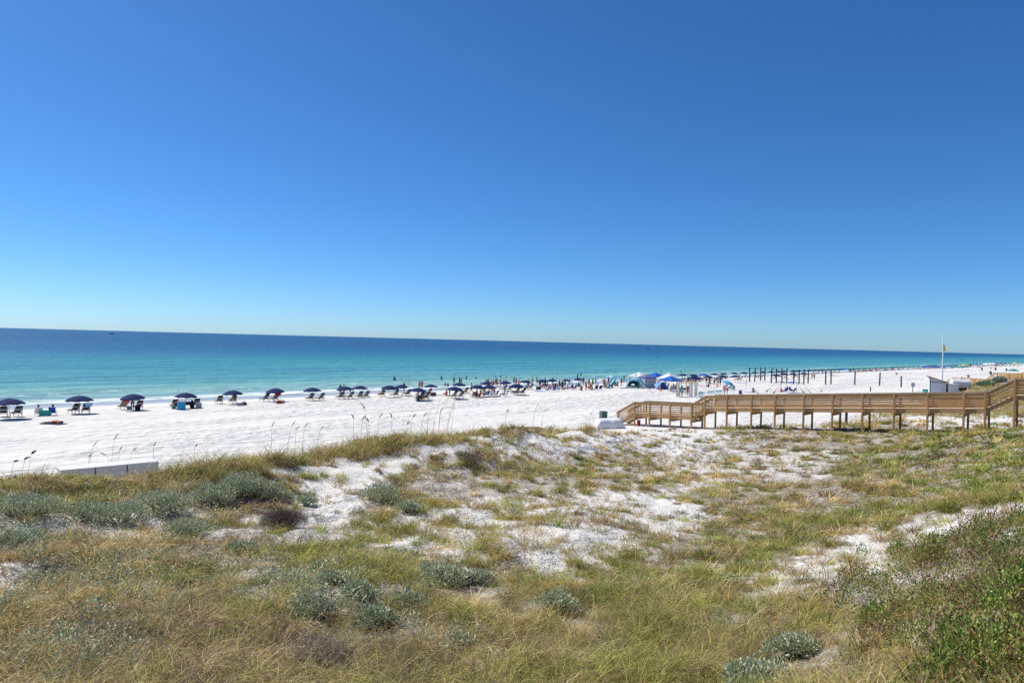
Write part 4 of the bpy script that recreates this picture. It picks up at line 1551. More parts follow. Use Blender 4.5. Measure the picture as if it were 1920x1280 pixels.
def make_lounger():
    o = empty('beach_lounger')
    f = MB()
    for x in (-.31, .31):
        f.bar((x, -.42, .33), (x, 1.05, .35), .035, .06)
        f.bar((x, .02, .35), (x * .94, -.58, 1.02), .035, .05)
        f.bar((x, -.40, .33), (x * .97, -.36, .77), .03, .04)
    for y, z in ((1.03, .35), (.45, .345), (-.40, .33)):
        f.bar((-.31, y, z), (.31, y, z), .04, .035)
    f.bar((-.29, -.575, 1.01), (.29, -.575, 1.01), .035, .035)
    f.build('frame', CHAIRWOOD, o, bevel=.004)
    for x in (-.31, .31):
        MB().bar((x, .52, .345), (x * 1.02, .78, -.02), .035, .045).build('leg', CHAIRWOOD, o)
        MB().bar((x, .05, .34), (x * 1.02, -.42, -.02), .035, .045).build('leg', CHAIRWOOD, o)
        MB().bar((x * 1.08, .36, .575), (x * 1.08, -.22, .60), .07, .025).build('armrest', CHAIRWOOD, o)
    MB().bar((0, .02, .375), (0, 1.02, .375), .56, .035, (1, 0, 0)).build('seat', NAVYS, o, bevel=.006)
    MB().bar((0, .03, .38), (0, -.555, 1.0), .54, .03, (1, 0, 0)).build('backrest', NAVYS, o, bevel=.006)
    MB().bar((0, -.215, .595), (0, -.405, .80), .545, .05, (1, 0, 0)).build('back_band', GREYS, o, bevel=.006)
    MB().bar((0, -.42, .90), (0, -.585, 1.07), .50, .10, (1, 0, 0)).build('headrest', NAVYS, o, bevel=.03)
    return o


def make_camp_chair(name, fm):
    o = empty(name)
    f = MB()
    for x in (-.28, .28):
        f.tube([(x, .28, 0), (x, -.10, .30), (x * .95, -.38, .80)], .014, 6)
        f.tube([(x, -.28, 0), (x, .22, .30)], .014, 6)
        f.tube([(x * 1.05, .22, .30), (x * 1.05, .20, .48), (x * 1.05, -.2, .50)], .013, 6)
    f.build('frame', STEEL, o)
    MB().bar((0, .25, .28), (0, -.14, .25), .54, .02, (1, 0, 0)).build('seat', fm, o)
    MB().bar((0, -.13, .26), (0, -.40, .84), .54, .022, (1, 0, 0)).build('backrest', fm, o)
    return o


class Proto:
    """Builds a thing once; afterwards hands out copies of it with all its parts."""
    def __init__(self, f, *a, **k):
        self.f, self.a, self.k, self.first, self.tree = f, a, k, None, None

    def __call__(self, loc, rz=0.0, label=None, cat=None, group=None, s=1.0, tilt=(0, 0)):
        if self.first is None:
            o = self.first = self.f(*self.a, **self.k)
            self.tree = tree_of(o)
        else:
            o = copy_tree(self.tree)
        place(o, loc, rz, s, tilt)
        return tag(o, label, cat, group)


umb = {'navy': Proto(make_umbrella, 'beach_umbrella', NAVY), 'blue': Proto(make_umbrella, 'beach_umbrella', BLUEC), 'teal': Proto(make_umbrella, 'beach_umbrella', TEALC), 'yellow': Proto(make_umbrella, 'beach_umbrella', YELLOWC),
       'green': Proto(make_umbrella, 'beach_umbrella', GREENC), 'light': Proto(make_umbrella, 'beach_umbrella', LBLUEC, WHITEC), 'pink': Proto(make_umbrella, 'beach_umbrella', PINKC, WHITEC), 'aqua': Proto(make_umbrella, 'beach_umbrella', AQUAC, LBLUEC)}
lounger = Proto(make_lounger)
chair = {c: Proto(make_camp_chair, 'camp_chair', DYE[c]) for c in ('blue', 'navy', 'red', 'lightblue', 'teal', 'white')}
GU, GL = 'navy umbrellas in the row along the shore', 'wooden loungers in the row along the shore'


def put_umbrella(px, rim, col, label, group=GU, s=1.0, tilt=None, rimz=1.22):
    g = at(px, rim, rimz * s)
    t = tilt or (random.uniform(-.06, .06), random.uniform(-.07, .07))
    return umb[col](g, random.uniform(0, 3), label, 'beach umbrella', group, s, t)


def put_lounger(px, py, label, rz=None):
    g = at(px, py)
    return lounger(g, SEA_RZ + math.radians(random.uniform(-9, 9)) if rz is None else rz, label, 'beach lounger', GL)


ROW = [  # column, rim row, phrase for it, label, loungers
    (18, 758, 'the umbrella at the near end', 'navy beach umbrella at the near end of the shoreline row', [(6, 781.5), (32, 781)], 1.08),
    (149, 751.5, 'the umbrella beside the teal cooler', 'navy beach umbrella next to the two sitters with the teal cooler', [(140, 775.5), (161, 775.5)], 1.05),
    (250, 747.5, 'the umbrella over the standing woman', 'navy beach umbrella right above a standing tanned woman', [(231, 768), (260, 768)], 1.02),
    (348, 744.5, 'the umbrella by the black cart', 'navy beach umbrella over a white and blue cooler and black cart', [(327, 766), (367, 764)], 1.0),
    (437, 739.5, 'the umbrella by the striped bag', 'tilted navy beach umbrella whose shadow covers a striped bag', [(411, 757), (437, 756.5)], 1.0),
    (517, 735, 'the umbrella by the red towel', 'navy beach umbrella with a red towel on a lounger below', [(497, 752.5), (515, 752.5)], 1.0),
    (586, 733.5, 'the lone umbrella before the close pair', 'lone navy beach umbrella over two empty loungers', [(582, 751.5), (601, 751)], 1.0),
    (647, 731, 'the umbrella in front of the bending man', 'navy beach umbrella in front of a bending man', [(638, 748.8), (656, 748.5)], 1.0),
    (675, 729, 'the umbrella past the bending man', 'navy beach umbrella overlapping the one before the bending man', [(674, 747), (686, 746.5)], .95),
    (730, 729, 'the umbrella beside the person in red', 'navy beach umbrella beside a person in a red shirt', [(716, 744), (741, 744)], 1.0),
    (753, 727, 'the umbrella before teal shorts', 'navy beach umbrella before a man in teal shorts', [(764, 742.5)], .95),
    (783, 734, 'the umbrella nearest the dune in the middle', 'navy beach umbrella nearest the dune with sunbathers crowded below', [(788, 750.5), (798, 749.5)], 1.0),
    (808, 726, 'the umbrella by the brown cooler', 'navy beach umbrella beside a brown cooler and the surf', [(803, 741)], .92),
    (852, 731.5, 'the umbrella by the sitter in blue towel', 'navy beach umbrella beside a seated person with a bright blue towel', [(850, 746.5), (863, 746.5)], 1.0),
    (861, 723, 'the umbrella below the two hugging bathers', 'navy beach umbrella just below two hugging bathers', [(872, 738.5)], .95),
    (895, 728, 'the umbrella above the red chairs', 'navy beach umbrella above the red camp chairs', [], 1.0),
    (917, 728, 'the umbrella by the pink beach ball', 'navy beach umbrella beside a pink and yellow beach ball', [], .95),
    (913, 720.5, 'the umbrella by the group at the water', 'navy beach umbrella behind the red chairs before a standing group', [], .95),
    (948, 719.5, 'the umbrella past the standing group', 'navy beach umbrella in front of four bathers by the surf', [(945, 733), (955, 733.5)], .95),
    (968, 725.5, 'the umbrella over two women in loungers', 'navy beach umbrella over two occupied loungers clear of the crowd', [(967, 740.5), (979, 740)], 1.0),
    (985, 717.5, 'the umbrella before the arm raising bather', 'navy beach umbrella near a bather raising one arm', [(986, 730.5), (994, 730)], .95),
    (1017, 716, 'the umbrella over the green cooler', 'navy beach umbrella over a dark green cooler and blue chairs', [], .93),
    (1035, 714.5, 'the umbrella beside the yellow hat', 'navy beach umbrella beside a person in a yellow hat', [], .93),
    (1062, 714.5, 'the umbrella past the yellow hat', 'navy beach umbrella just past the person in a yellow hat', [], .85),
    (1085, 712.5, 'the umbrella before the tall man', 'navy beach umbrella nearest the man in maroon shorts', [], .93),
]
for px, rim, key, lab, ls, s in ROW:
    put_umbrella(px, rim, 'navy', lab, s=s)
    for i, (lx, ly) in enumerate(ls):
        one = 'only' if len(ls) == 1 else ('seaward', 'landward')[i]
        put_lounger(lx, ly, f'navy wooden lounger, the {one} one under {key}')

GF = 'small navy umbrellas beyond the tents'
for i, (px, rim, s) in enumerate([(1280.5, 704.5, 1), (1300, 705, 1), (1340, 703, .97), (1357, 702, .95), (1376.5, 701, .95), (1395.5, 700, .95), (1415, 699.7, .95), (1431, 698.8, .95), (1446, 698.4, .95), (1460, 697.8, .95),
                                  (1470, 697.2, .95), (1487, 696.6, .95), (1497, 696.2, .95), (1519, 695.2, .95), (1528, 695, .95), (1535, 694.6, .95), (1543, 694.2, .95), (1554, 693.8, .95), (1563, 693.4, .95), (1572, 693, .95), (1580, 692.4, .95)]):
    put_umbrella(px, rim, 'navy', f'small navy umbrella at the water beyond the tents, {ORD[i]} from them', GF, s)
for i, (px, rim, s) in enumerate([(1301, 710, 1.1), (1328, 708, 1), (1355, 707, 1), (1379, 707, 1), (1454, 705, 1.05), (1470, 702, 1), (1487, 702.5, 1), (1507, 701.5, 1)]):
    put_umbrella(px, rim, 'navy', f'navy umbrella in the landward row beyond the tents, {ORD[i]} from them', 'navy umbrellas in the landward row', s)
put_umbrella(1319, 704, 'blue', 'bright blue umbrella among the small navy ones beyond the tents', 'bright blue umbrellas')
put_umbrella(1509, 695.6, 'blue', 'bright blue umbrella seen between the last wooden piles', 'bright blue umbrellas')
for i in range(16):
    f = i / 15
    put_umbrella(1592 + 128 * f, 692.4 - 5.4 * f, 'teal', f'teal umbrella in the long teal row, {ORD[i]} from the navy row', 'teal umbrellas in the far row', 1.0)
put_umbrella(1586, 692.2, 'blue', 'bright blue umbrella where the navy row turns teal', 'bright blue umbrellas')
for i, (px, rim, c, s) in enumerate([(1731, 688.6, 'blue', 1.1), (1738, 688.4, 'blue', 1.1), (1745, 688.2, 'blue', 1.1), (1751, 688, 'blue', 1.1), (1757, 687.8, 'blue', 1.1), (1765, 686.8, 'blue', 1.1), (1772, 686.6, 'blue', 1.1), (1778, 686.4, 'blue', 1.1)]):
    put_umbrella(px, rim, c, f'royal blue umbrella in the blue cluster by the flagpole, {ORD[i]} past the teal row', 'royal blue umbrellas by the flagpole', s)
for i, (px, rim, c, s) in enumerate([(1741, 685.8, 'navy', 1), (1747, 685.6, 'navy', 1), (1753, 685.4, 'navy', 1), (1783, 685.4, 'navy', 1), (1788, 685.2, 'navy', 1), (1793, 685, 'navy', 1), (1819, 683.6, 'navy', 1), (1825, 683.3, 'blue', 1), (1831, 683.2, 'navy', 1),
                                     (1838, 683, 'blue', 1), (1844, 682.8, 'navy', 1), (1869, 681.6, 'navy', 1.2), (1877, 681.2, 'navy', 1.2), (1885, 680.8, 'navy', 1.2), (1893, 680.3, 'navy', 1.2), (1909, 679.4, 'navy', 1.2), (1917, 679.2, 'navy', 1.2)]):
    put_umbrella(px, rim, c, f'tiny dark blue umbrella in the farthest row, {ORD[i]} past the teal row', 'tiny umbrellas in the farthest row', s)
put_umbrella(1801, 684.7, 'green', 'green umbrella beside a yellow one in the farthest row', 'green umbrellas')
put_umbrella(1814, 684.2, 'green', 'green umbrella just past the yellow one in the farthest row', 'green umbrellas')
put_umbrella(1808, 685, 'yellow', 'yellow umbrella between two green ones in the farthest row', 'yellow umbrellas', 1.2)
put_umbrella(1903, 681, 'yellow', 'orange yellow umbrella among the last navy ones', 'yellow umbrellas', 1.3)
for i, (px, rim) in enumerate([(1770, 690), (1786, 689.2), (1795, 689), (1804, 688.6), (1812, 688.2)]):
    put_umbrella(px, rim, 'teal', f'teal umbrella set back from the blue cluster, {ORD[i]} past the flagpole', 'teal umbrellas past the flagpole', 1.15)
g = aty(1900, 690, 175.0)
umb['teal']((g[0], g[1], gz(g[0], g[1]) + .05), .3, 'teal umbrella alone on the sand beside the far dune', 'beach umbrella', 'lone teal umbrellas', 1.05)
put_umbrella(1129, 714.5, 'pink', 'pink and white umbrella low behind the crowd', 'patterned umbrellas', .95, (.25, .2))
put_umbrella(1145, 707.5, 'light', 'light blue and white umbrella above the aqua shade', 'patterned umbrellas', 1.0)
put_umbrella(1361, 718.5, 'aqua', 'tilted aqua umbrella over the family in front of the navy rows', 'patterned umbrellas', .95, (.25, -.3), 1.15)
# closed green umbrella
g = at(1111, 728)
o = empty('closed_umbrella', g)
tag(o, 'closed green and orange umbrella standing among the crowd', 'beach umbrella')
MB().lathe([(.03, .72), (.24, .80), (.20, 1.05), (.12, 1.5), (.03, 2.0)], 10).build('canopy', GREENC, o)
MB().tube([(0, 0, -.2), (0, 0, 2.05)], .02, 6).build('pole', POLE, o)
MB().bar((.16, -.10, .82), (.05, -.03, 1.7), .10, .03).build('stripe', mk('orange_cloth', (.62, .22, .03)), o)

# far loungers beyond the tents
n_ = 0
for px, py in [(1352, 712), (1360, 711.5), (1383, 713.5), (1388, 713), (1396, 708), (1404, 708), (1420, 708.5), (1428, 708), (1453, 710.5), (1471, 709.5), (1489, 708), (1494, 708), (1509, 706.5), (1522, 702.5), (1533, 701), (1547, 700), (1556, 699.5), (1563, 699), (1572, 699),
               (1608, 698), (1614, 697.5), (1618, 697.3), (1624, 697), (1632, 696.5), (1640, 696.5), (1664, 694.5), (1672, 694), (1330, 713), (1322, 713), (1287, 714), (1306, 714), (1276, 715), (1281, 716), (1293, 716.5), (1299, 717), (1311, 716), (1316, 714.5), (1296, 713), (1341, 714), (1348, 713)]:
    g = at(px, py)
    lounger(g, SEA_RZ + random.uniform(-.2, .2), f'small dark lounger beyond the tents, {ORD[n_]} in its scattered row', 'beach lounger', 'small loungers beyond the tents')
    n_ += 1


# ------------------------------------------------------------------ tents and shades
def popup(px, py, w, rz, cm, label, eave=2.0, peak=2.75, wall=None, mark=False, leg_m=WHITEP):
    g = at(px, py)
    o = empty('canopy_tent', g, rz)
    tag(o, label, 'canopy tent', 'pop-up canopy tents')
    h = w / 2
    V, F = [], []
    for z, k in ((eave - .22, 1.0), (eave, 1.0), (eave + (peak - eave) * .5, .52), (peak, .10)):
        V += [(-h * k, -h * k, z), (h * k, -h * k, z), (h * k, h * k, z), (-h * k, h * k, z)]
    for r in range(3):
        for k in range(4):
            F.append((r * 4 + k, r * 4 + (k + 1) % 4, r * 4 + 4 + (k + 1) % 4, r * 4 + 4 + k))
    F.append((12, 13, 14, 15))
    MB().add(V, F).build('roof', cm, o, solid=.012)
    for x in (-h, h):
        for y in (-h, h):
            MB().box((x * .97, y * .97, eave / 2 - .1), (.05, .05, eave + .2)).build('leg', leg_m, o)
    if wall:
        for (x, y, sx, sy) in wall:
            MB().box((x * h * .96, y * h * .96, eave / 2 - .08), (sx * w * .94 + .015, sy * w * .94 + .015, eave - .18)).build('side_wall', MAUVEC, o)
    if mark:
        for a in range(4):
            m = MB()
            for k in (-1, 1):
                m.bar((.0, -h * .80, eave + .19), (.30 * k, -h * .62, eave + .36), .16, .03)
            q = m.build('printed_mark', mk('grey_ink', (.14, .14, .16)), o)
            q.rotation_euler = (0, 0, a * math.pi / 2)
    return o


popup(1199, 724, 3.3, .70, WHITEC, 'white canopy tent with a dark mark near its peak', mark=True)
popup(1213, 726.5, 2.5, .35, SLATEC, 'slate blue canopy tent with pale grey side walls', 2.0, 2.5, [(0, -1, 1, 0), (-1, 0, 0, 1)])
popup(1229, 722, 2.6, .6, BLUEC, 'royal blue canopy tent behind the slate blue one', 1.95, 2.6)
popup(1254, 729, 3.3, .72, WHITEC, 'plain white canopy tent behind a blue one', 2.0, 2.95)
popup(1257, 733, 2.75, .70, BLUEC, 'royal blue canopy tent in front of the plain white tent', 2.0, 2.65)
for i, (px, py) in enumerate([(1849, 689.5), (1855, 689), (1861, 688.6)]):
    popup(px, py, 3.2, .5 + i * .2, WHITEC, f'tiny white canopy tent far down the beach, {ORD[i]} past the blue umbrellas')

# aqua shade on arched legs
g = at(1174, 727)
o = empty('sun_canopy', g, math.radians(4))
tag(o, 'bright aqua beach shade with long splayed legs', 'sun canopy')
m = MB()
nx, ny = 10, 6
V, F = [], []
for i in range(nx + 1):
    for k in range(ny + 1):
        x, y = -2.3 + 4.6 * i / nx, -1.2 + 2.4 * k / ny
        V.append((x, y, 1.62 + .14 * abs(x) / 2.3 - .06 * math.cos(y * 1.3)))
for i in range(nx):
    for k in range(ny):
        F.append((i * (ny + 1) + k, (i + 1) * (ny + 1) + k, (i + 1) * (ny + 1) + k + 1, i * (ny + 1) + k + 1))
MB().add(V, F).build('roof', AQUAC, o, solid=.05)
for sx in (-1, 1):
    for sy in (-1, 1):
        MB().tube([(2.25 * sx, 1.15 * sy, 1.72), (3.0 * sx, 1.5 * sy, .8), (3.9 * sx, 1.8 * sy, 0)], [.17, .13, .17], 8).build('leg', AQUAC, o)
        MB().lathe([(.16, -.02), (.20, .08), (.08, .2)], 8, (3.95 * sx, 1.85 * sy, 0)).build('sand_bag', BLUEP, o)
MB().tube([(-.2, -1.2, -.1), (-.2, -1.2, 1.85)], .05, 6).build('pole', AQUAC, o)

# teal pop-up tent with an arched opening
g = at(1187.5, 725.5)
o = empty('beach_tent', g, math.radians(-8))
tag(o, 'teal beach tent with an arched window under the aqua shade', 'beach tent')
V, F = [], []
n = 12
for y, k in ((-.75, 1.0), (-.2, 1.0), (.5, .8), (.95, .45)):
    for i in range(n + 1):
        a = math.pi * i / n
        V.append((1.15 * k * math.cos(a), y, 1.35 * k * math.sin(a) ** .8))
for r in range(3):
    for i in range(n):
        F.append((r * (n + 1) + i, r * (n + 1) + i + 1, (r + 1) * (n + 1) + i + 1, (r + 1) * (n + 1) + i))
MB().add(V, F).build('shell', TEALC, o, solid=.02)
m = MB()
m.tube([(1.15 * math.cos(math.pi * i / 16), -.77, 1.35 * math.sin(math.pi * i / 16) ** .8) for i in range(17)], .07, 6)
m.build('arch', AQUAC, o)
MB().box((0, -.76, .2), (2.2, .03, .4)).build('front_flap', TEALC, o)
# dark blue half tent and its light awning
g = at(1243, 729.5)
o = empty('beach_tent', g, math.radians(12))
tag(o, 'dark blue pyramid beach tent behind an orange cone', 'beach tent')
MB().add([(-1.0, -.8, 0), (1.0, -.8, 0), (1.1, .8, 0), (-1.0, .8, 0), (-.15, .1, 1.35), (.15, .1, 1.35)], [(0, 1, 5, 4), (1, 2, 5), (2, 3, 4, 5), (3, 0, 4)]).build('shell', mk('denim_cloth', (.03, .09, .26)), o, solid=.02)
m = MB().add([(-1.9, -.9, .25), (-.9, -.9, 1.15), (-.2, 0, 1.38), (-1.5, .6, .95)], [(0, 1, 2, 3)])
m.build('awning', LBLUEC, o, solid=.02)
MB().tube([(-.95, -.85, -.05), (-.9, -.85, 1.15)], .025, 6).build('pole', STEEL, o)

# stretched blue shade near the boardwalk
g = at(1479, 736)
o = empty('sun_canopy', g, math.radians(2))
tag(o, 'blue stretched fabric shade with guy lines behind the boardwalk', 'sun canopy')
V, F = [], []
for i in range(9):
    for k in range(6):
        x, y = -1.75 + 3.5 * i / 8, -1.1 + 2.2 * k / 5
        V.append((x * (1 - .10 * (1 - (y / 1.1) ** 2)), y * (1 - .12 * (1 - (x / 1.75) ** 2)), 1.82 + .10 * (abs(x) / 1.75) * (abs(y) / 1.1) + .06 * math.sin(x * 2.1)))
for i in range(8):
    for k in range(5):
        F.append((i * 6 + k, (i + 1) * 6 + k, (i + 1) * 6 + k + 1, i * 6 + k + 1))
MB().add(V, F).build('roof', BLUEC, o, solid=.03)
for sx in (-1, 1):
    for sy in (-1, 1):
        MB().tube([(.95 * sx, .95 * sy, -.1), (.95 * sx, .95 * sy, 1.83)], .03, 6).build('pole', SLATEC, o)
        MB().tube([(1.75 * sx, 1.1 * sy, 1.9), (2.6 * sx, 1.35 * sy, .9), (3.3 * sx, 1.5 * sy, .15)], [.03, .02, .06], 6).build('guy_line', NAVY, o)
        MB().lathe([(.10, -.03), (.18, .08), (.07, .22)], 8, (3.35 * sx, 1.52 * sy, 0)).build('sand_bag', NAVY, o)


# ------------------------------------------------------------------ small things on the sand
def cooler(px, py, s, m, ml, label, name='cooler', cat='cooler', rz=.4):
    o = empty(name, at(px, py), rz)
    tag(o, label, cat)
    w, d, h = s
    MB().box((0, 0, h * .42), (w, d, h * .84)).build('body', m, o, bevel=.02)
    MB().box((0, 0, h * .925), (w * 1.04, d * 1.04, h * .15)).build('lid', ml, o, bevel=.015)
    MB().bar((-w * .53, 0, h * .6), (-w * .53, 0, h * .75), .03, d * .5).build('handle', BLACK, o)
    return o


cooler(84.5, 779.5, (.85, .5, .55), TEALP, TEALP, 'teal cooler between two people sitting on the sand', rz=.1)
cooler(340, 768, (.75, .5, .95), BLUEP, MAUVEC, 'tall cooler with grey top and bright blue base', rz=.2)
cooler(372.5, 765.5, (.6, .5, .62), GREYS, STEEL, 'grey box cooler beside the black cart')
cooler(812, 742.3, (.75, .5, .55), mk('brown_plastic', (.11, .075, .06)), mk('brown_lid', (.16, .12, .10)), 'brown cooler on the sand beside a navy umbrella')
cooler(1009.5, 730.5, (.8, .5, .55), mk('dark_green_plastic', (.04, .10, .09)), BLACK, 'dark green cooler near the waterline by the blue chairs')
cooler(243, 768, (.45, .4, .42), GREYS, STEEL, 'small grey cooler at the feet of the standing woman')
cooler(258, 769.5, (.5, .4, .55), mk('dark_blue_plastic', (.02, .03, .07)), BLACK, 'dark blue bin cooler behind a lounger')
cooler(783.5, 751, (.35, .35, .75), BLACK, STEEL, 'tall black cooler beside crowded sunbathers')
cooler(1388, 738.5, (.42, .42, .62), mk('royal_plastic', (.04, .06, .28)), mk('royal_lid', (.05, .08, .33)), 'blue bucket cooler behind the boardwalk rail')
cooler(1284, 731, (.55, .4, .4), BLACK, BLACK, 'black cooler under the front blue tent')


def bag(px, py, w, m, label, stripe=None):
    o = empty('beach_bag', at(px, py), .3)
    tag(o, label, 'beach bag')
    MB().lathe([(w * .42, 0), (w * .5, .12), (w * .46, .28), (w * .34, .38)], 10).build('body', m, o)
    if stripe:
        for z in (.08, .2, .3):
            MB().lathe([(w * .505, z), (w * .51, z + .05)], 10).build('stripe', stripe, o)
    MB().tube([(-w * .25, 0, .36), (-w * .12, 0, .58), (w * .12, 0, .58), (w * .25, 0, .36)], .018, 6).build('handle', m, o)


bag(450, 760.5, .8, DYE['white'], 'white and navy striped bag lying in umbrella shade', DYE['navy'])
bag(458, 759.5, .55, DYE['maroon'], 'maroon bag next to the striped bag')
bag(522, 756.5, .55, DYE['red'], 'red bag in the shade beside a khaki bag')
bag(528, 756, .75, DYE['khaki'], 'khaki bag in the shade beside a red bag')
bag(513.5, 755, .4, DYE['white'], 'small white bag below the red towel')
bag(1057, 730, .6, DYE['khaki'], 'khaki bag between the blue chairs')
bag(1264, 728.5, .5, DYE['black'], 'black bag alone on the sand before the tents')
bag(1197, 727.5, .4, DYE['lime'], 'lime green bag beside the teal tent')


def towel(px, py, s, m, label, rz=SEA_RZ):
    g = at(px, py)
    o = empty('towel', g, rz)
    tag(o, label, 'towel')
    V, F = [], []
    for i in range(7):
        for k in range(5):
            x, y = -s[0] / 2 + s[0] * k / 4, -s[1] / 2 + s[1] * i / 6
            V.append((x + random.uniform(-.02, .02), y + random.uniform(-.02, .02), .02 + random.uniform(0, .03) + gz(g[0], g[1]) - g[2]))
    for i in range(6):
        for k in range(4):
            F.append((i * 5 + k, i * 5 + k + 1, i * 5 + k + 6, i * 5 + k + 5))
    MB().add(V, F).build('cloth', m, o, solid=.02)


towel(100, 794.5, (.9, 2.0), DYE['navy'], 'navy towel under the sunbather lying alone', math.radians(80))
towel(1408, 735.5, (.8, 2.2), DYE['purple'], 'purple towel spread behind the boardwalk rail', math.radians(90))
towel(1566, 704.5, (.9, 2.0), DYE['coral'], 'coral towel on the sand past the wooden piles', math.radians(90))
towel(1012, 733.5, (1.1, 1.9), DYE['blue'], 'blue towel on the sand before the blue chairs')
# towels hung over loungers
for px, py, m, lab in [(518, 752.5, DYE['red'], 'red towel hung over a lounger back'), (233, 768, DYE['coral'], 'coral towel on a low lounger back by the standing woman'), (163, 775.5, DYE['lightblue'], 'light blue towel on a lounger back by the teal cooler'), (1219, 722, DYE['red'], 'long red towel hanging from the slate blue tent')]:
    g = at(px, py)
    o = tag(empty('hanging_towel', g, SEA_RZ), lab, 'towel')
    if px == 1219:
        MB().box((0, 0, 1.3), (.55, .03, 1.25)).build('cloth', m, o, bevel=.01)
    else:
        MB().bar((0, -.53, 1.125), (0, -.30, .855), .62, .03, (1, 0, 0)).bar((0, -.63, 1.12), (0, -.52, .76), .62, .025, (1, 0, 0)).build('cloth', m, o)

# black cart with big wheels
g = at(354, 765.5)
o = tag(empty('beach_cart', g, .5), 'black beach cart with fat round wheels under an umbrella', 'beach cart')
MB().box((0, .1, .55), (.7, .5, .35)).build('basket', BLACK, o, bevel=.03)
for x in (-.45, .42):
    MB().tube([(x - .11, 0, .36), (x - .07, 0, .36), (x + .07, 0, .36), (x + .11, 0, .36)], [.30, .36, .36, .30], 18).build('wheel', GREYS if x < 0 else BLACK, o)
MB().tube([(-.3, .3, .6), (-.3, .8, 1.0), (.3, .8, 1.0), (.3, .3, .6)], .02, 6).build('handle', STEEL, o)

# cones
for px, py, s, lab in [(1239, 732.8, .95, 'orange cone in front of the dark blue tent'), (1344, 726, .85, 'orange cone among people before the navy rows'), (1421, 739, .6, 'orange cone just behind the boardwalk rail'), (1539.5, 735, .65, 'orange cone behind the rail past the stretched blue shade')]:
    o = tag(empty('traffic_cone', at(px, py)), lab, 'traffic cone', 'orange cones on the sand')
    o.scale = (s, s, s)
    MB().lathe([(.17, .04), (.10, .45), (.035, .92)], 12).build('cone', ORANGE, o)
    MB().box((0, 0, .02), (.42, .42, .04)).build('base', ORANGE, o, bevel=.01)
o = tag(empty('bucket', at(1197.5, 797)), 'red bucket in the shade under the boardwalk landing', 'bucket')
MB().lathe([(.14, 0), (.17, .45), (.19, .47)], 12).build('body', REDP, o)
MB().lathe([(.20, .47), (.20, .50)], 12).build('rim', REDP, o)

# beach ball
o = tag(empty('beach_ball', at(923.5, 737.5)), 'pink and yellow beach ball beside the crowded umbrella', 'beach ball')
MB().lathe([(.02, 0), (.25, .08), (.36, .30), (.36, .42), (.25, .64), (.02, .72)], 14).build('body', DYE['coral'], o, smooth=True)
MB().lathe([(.372, .30), (.372, .44)], 14).build('stripe', DYE['yellow'], o)

# camp chairs
for i, (px, py, c, dr) in enumerate([(886, 745, 'red', 0), (897, 746, 'red', .2), (912, 743, 'lightblue', -.2), (930, 742, 'blue', .3), (921, 744, 'white', -.4), (948, 743, 'blue', .5),
                                     (1016, 727.5, 'blue', 0), (1026, 733.5, 'blue', .1), (1038, 733.8, 'blue', -.3), (1045, 733, 'lightblue', -.2), (1035, 727, 'navy', 0), (1053, 729.5, 'blue', .1), (1048, 728, 'navy', 0), (1071, 729.5, 'blue', 0), (1078, 730, 'teal', .2),
                                     (1084, 727, 'navy', -.2), (1106, 729, 'navy', -.3), (1117, 731.5, 'navy', -.4), (1125, 731, 'navy', -.4), (1150, 723.5, 'teal', -.5), (1140, 727, 'navy', .2), (72, 779.5, 'white', -.1), (98.5, 778.5, 'blue', -.4), (1374, 731, 'teal', -.5), (1471, 735, 'blue', -.3), (1488, 735.5, 'navy', -.2), (1265, 729, 'navy', .2), (1270, 727, 'lightblue', .1), (1385, 706, 'navy', 0)]):
    lab = {0: 'red camp chair at the seaward side of the red pair', 1: 'red camp chair nearest the dune in the red pair', 21: 'low white camp chair under a sitter in a striped shirt', 22: 'blue camp chair beside the teal cooler', 24: 'blue camp chair under the stretched blue shade',
           25: 'navy camp chair under the stretched blue shade', 23: 'teal camp chair with the family under the tilted aqua umbrella'}.get(i, f'{c} low camp chair in the crowd, {ORD[i]} along the beach')
    chair[c](at(px, py), SEA_RZ + dr, lab.replace('lightblue', 'light blue'), 'camp chair', 'camp chairs in the crowd')

# ------------------------------------------------------------------ the people on the beach
def P_(px, py, ps, deg, label, skin='tan', hair='dark', wear='trunks:navy', long=False, s=1.0, water=None, group=None, lift=0.0, tilt=(0, 0)):
    """A person whose feet (or, in the sea, whose waterline) are seen at PX, PY. DEG: 0 faces away from the camera."""
    if water is not None:
        g = atz(px, py, 0.0)
        g = np.array([g[0], g[1], -water])
    else:
        g = at(px, py)
        g = np.array([g[0], g[1], g[2] + lift])
    w = [tuple(q.split(':')) for q in wear.split()] if wear else []
    return person(g, math.radians(deg), ps, label, skin, hair, w, s, group, long, tilt)


SEAD = 46
P_(72, 779, 'chair_sitting', 30, 'person in a blue and white shirt sitting beside the teal cooler', 'fair', 'brown', 'shirt:blue trunks:white', s=.98, lift=-.02)
P_(97, 778, 'chair_sitting', 60, 'person in a white shirt sitting in the blue chair', 'fair', 'dark', 'shirt:white trunks:lightblue', s=.98, lift=-.02)
P_(100, 794, 'lying', -85, 'person in an orange swimsuit lying face down alone on the sand', 'tan', 'dark', 'briefs:orange top:orange', lift=.03)
P_(248, 769.5, 'hands_on_hips', 5, 'tanned woman standing under an umbrella in red brown swimwear', 'brown', 'dark', 'briefs:maroon top:maroon', True)
P_(325, 767, 'ground_sitting', -60, 'person with bare raised knees on the sand beside the tall cooler', 'tan', 'dark', 'trunks:teal')
P_(360, 765, 'ground_sitting', 30, 'person in black sitting beside the black cart', 'fair', 'black', 'shirt:black trunks:black', True)
P_(437, 756.5, 'reclining', SEAD, 'sunbather reclining in a lounger by the striped bag', 'tan', 'dark', 'swimsuit:orange', True)
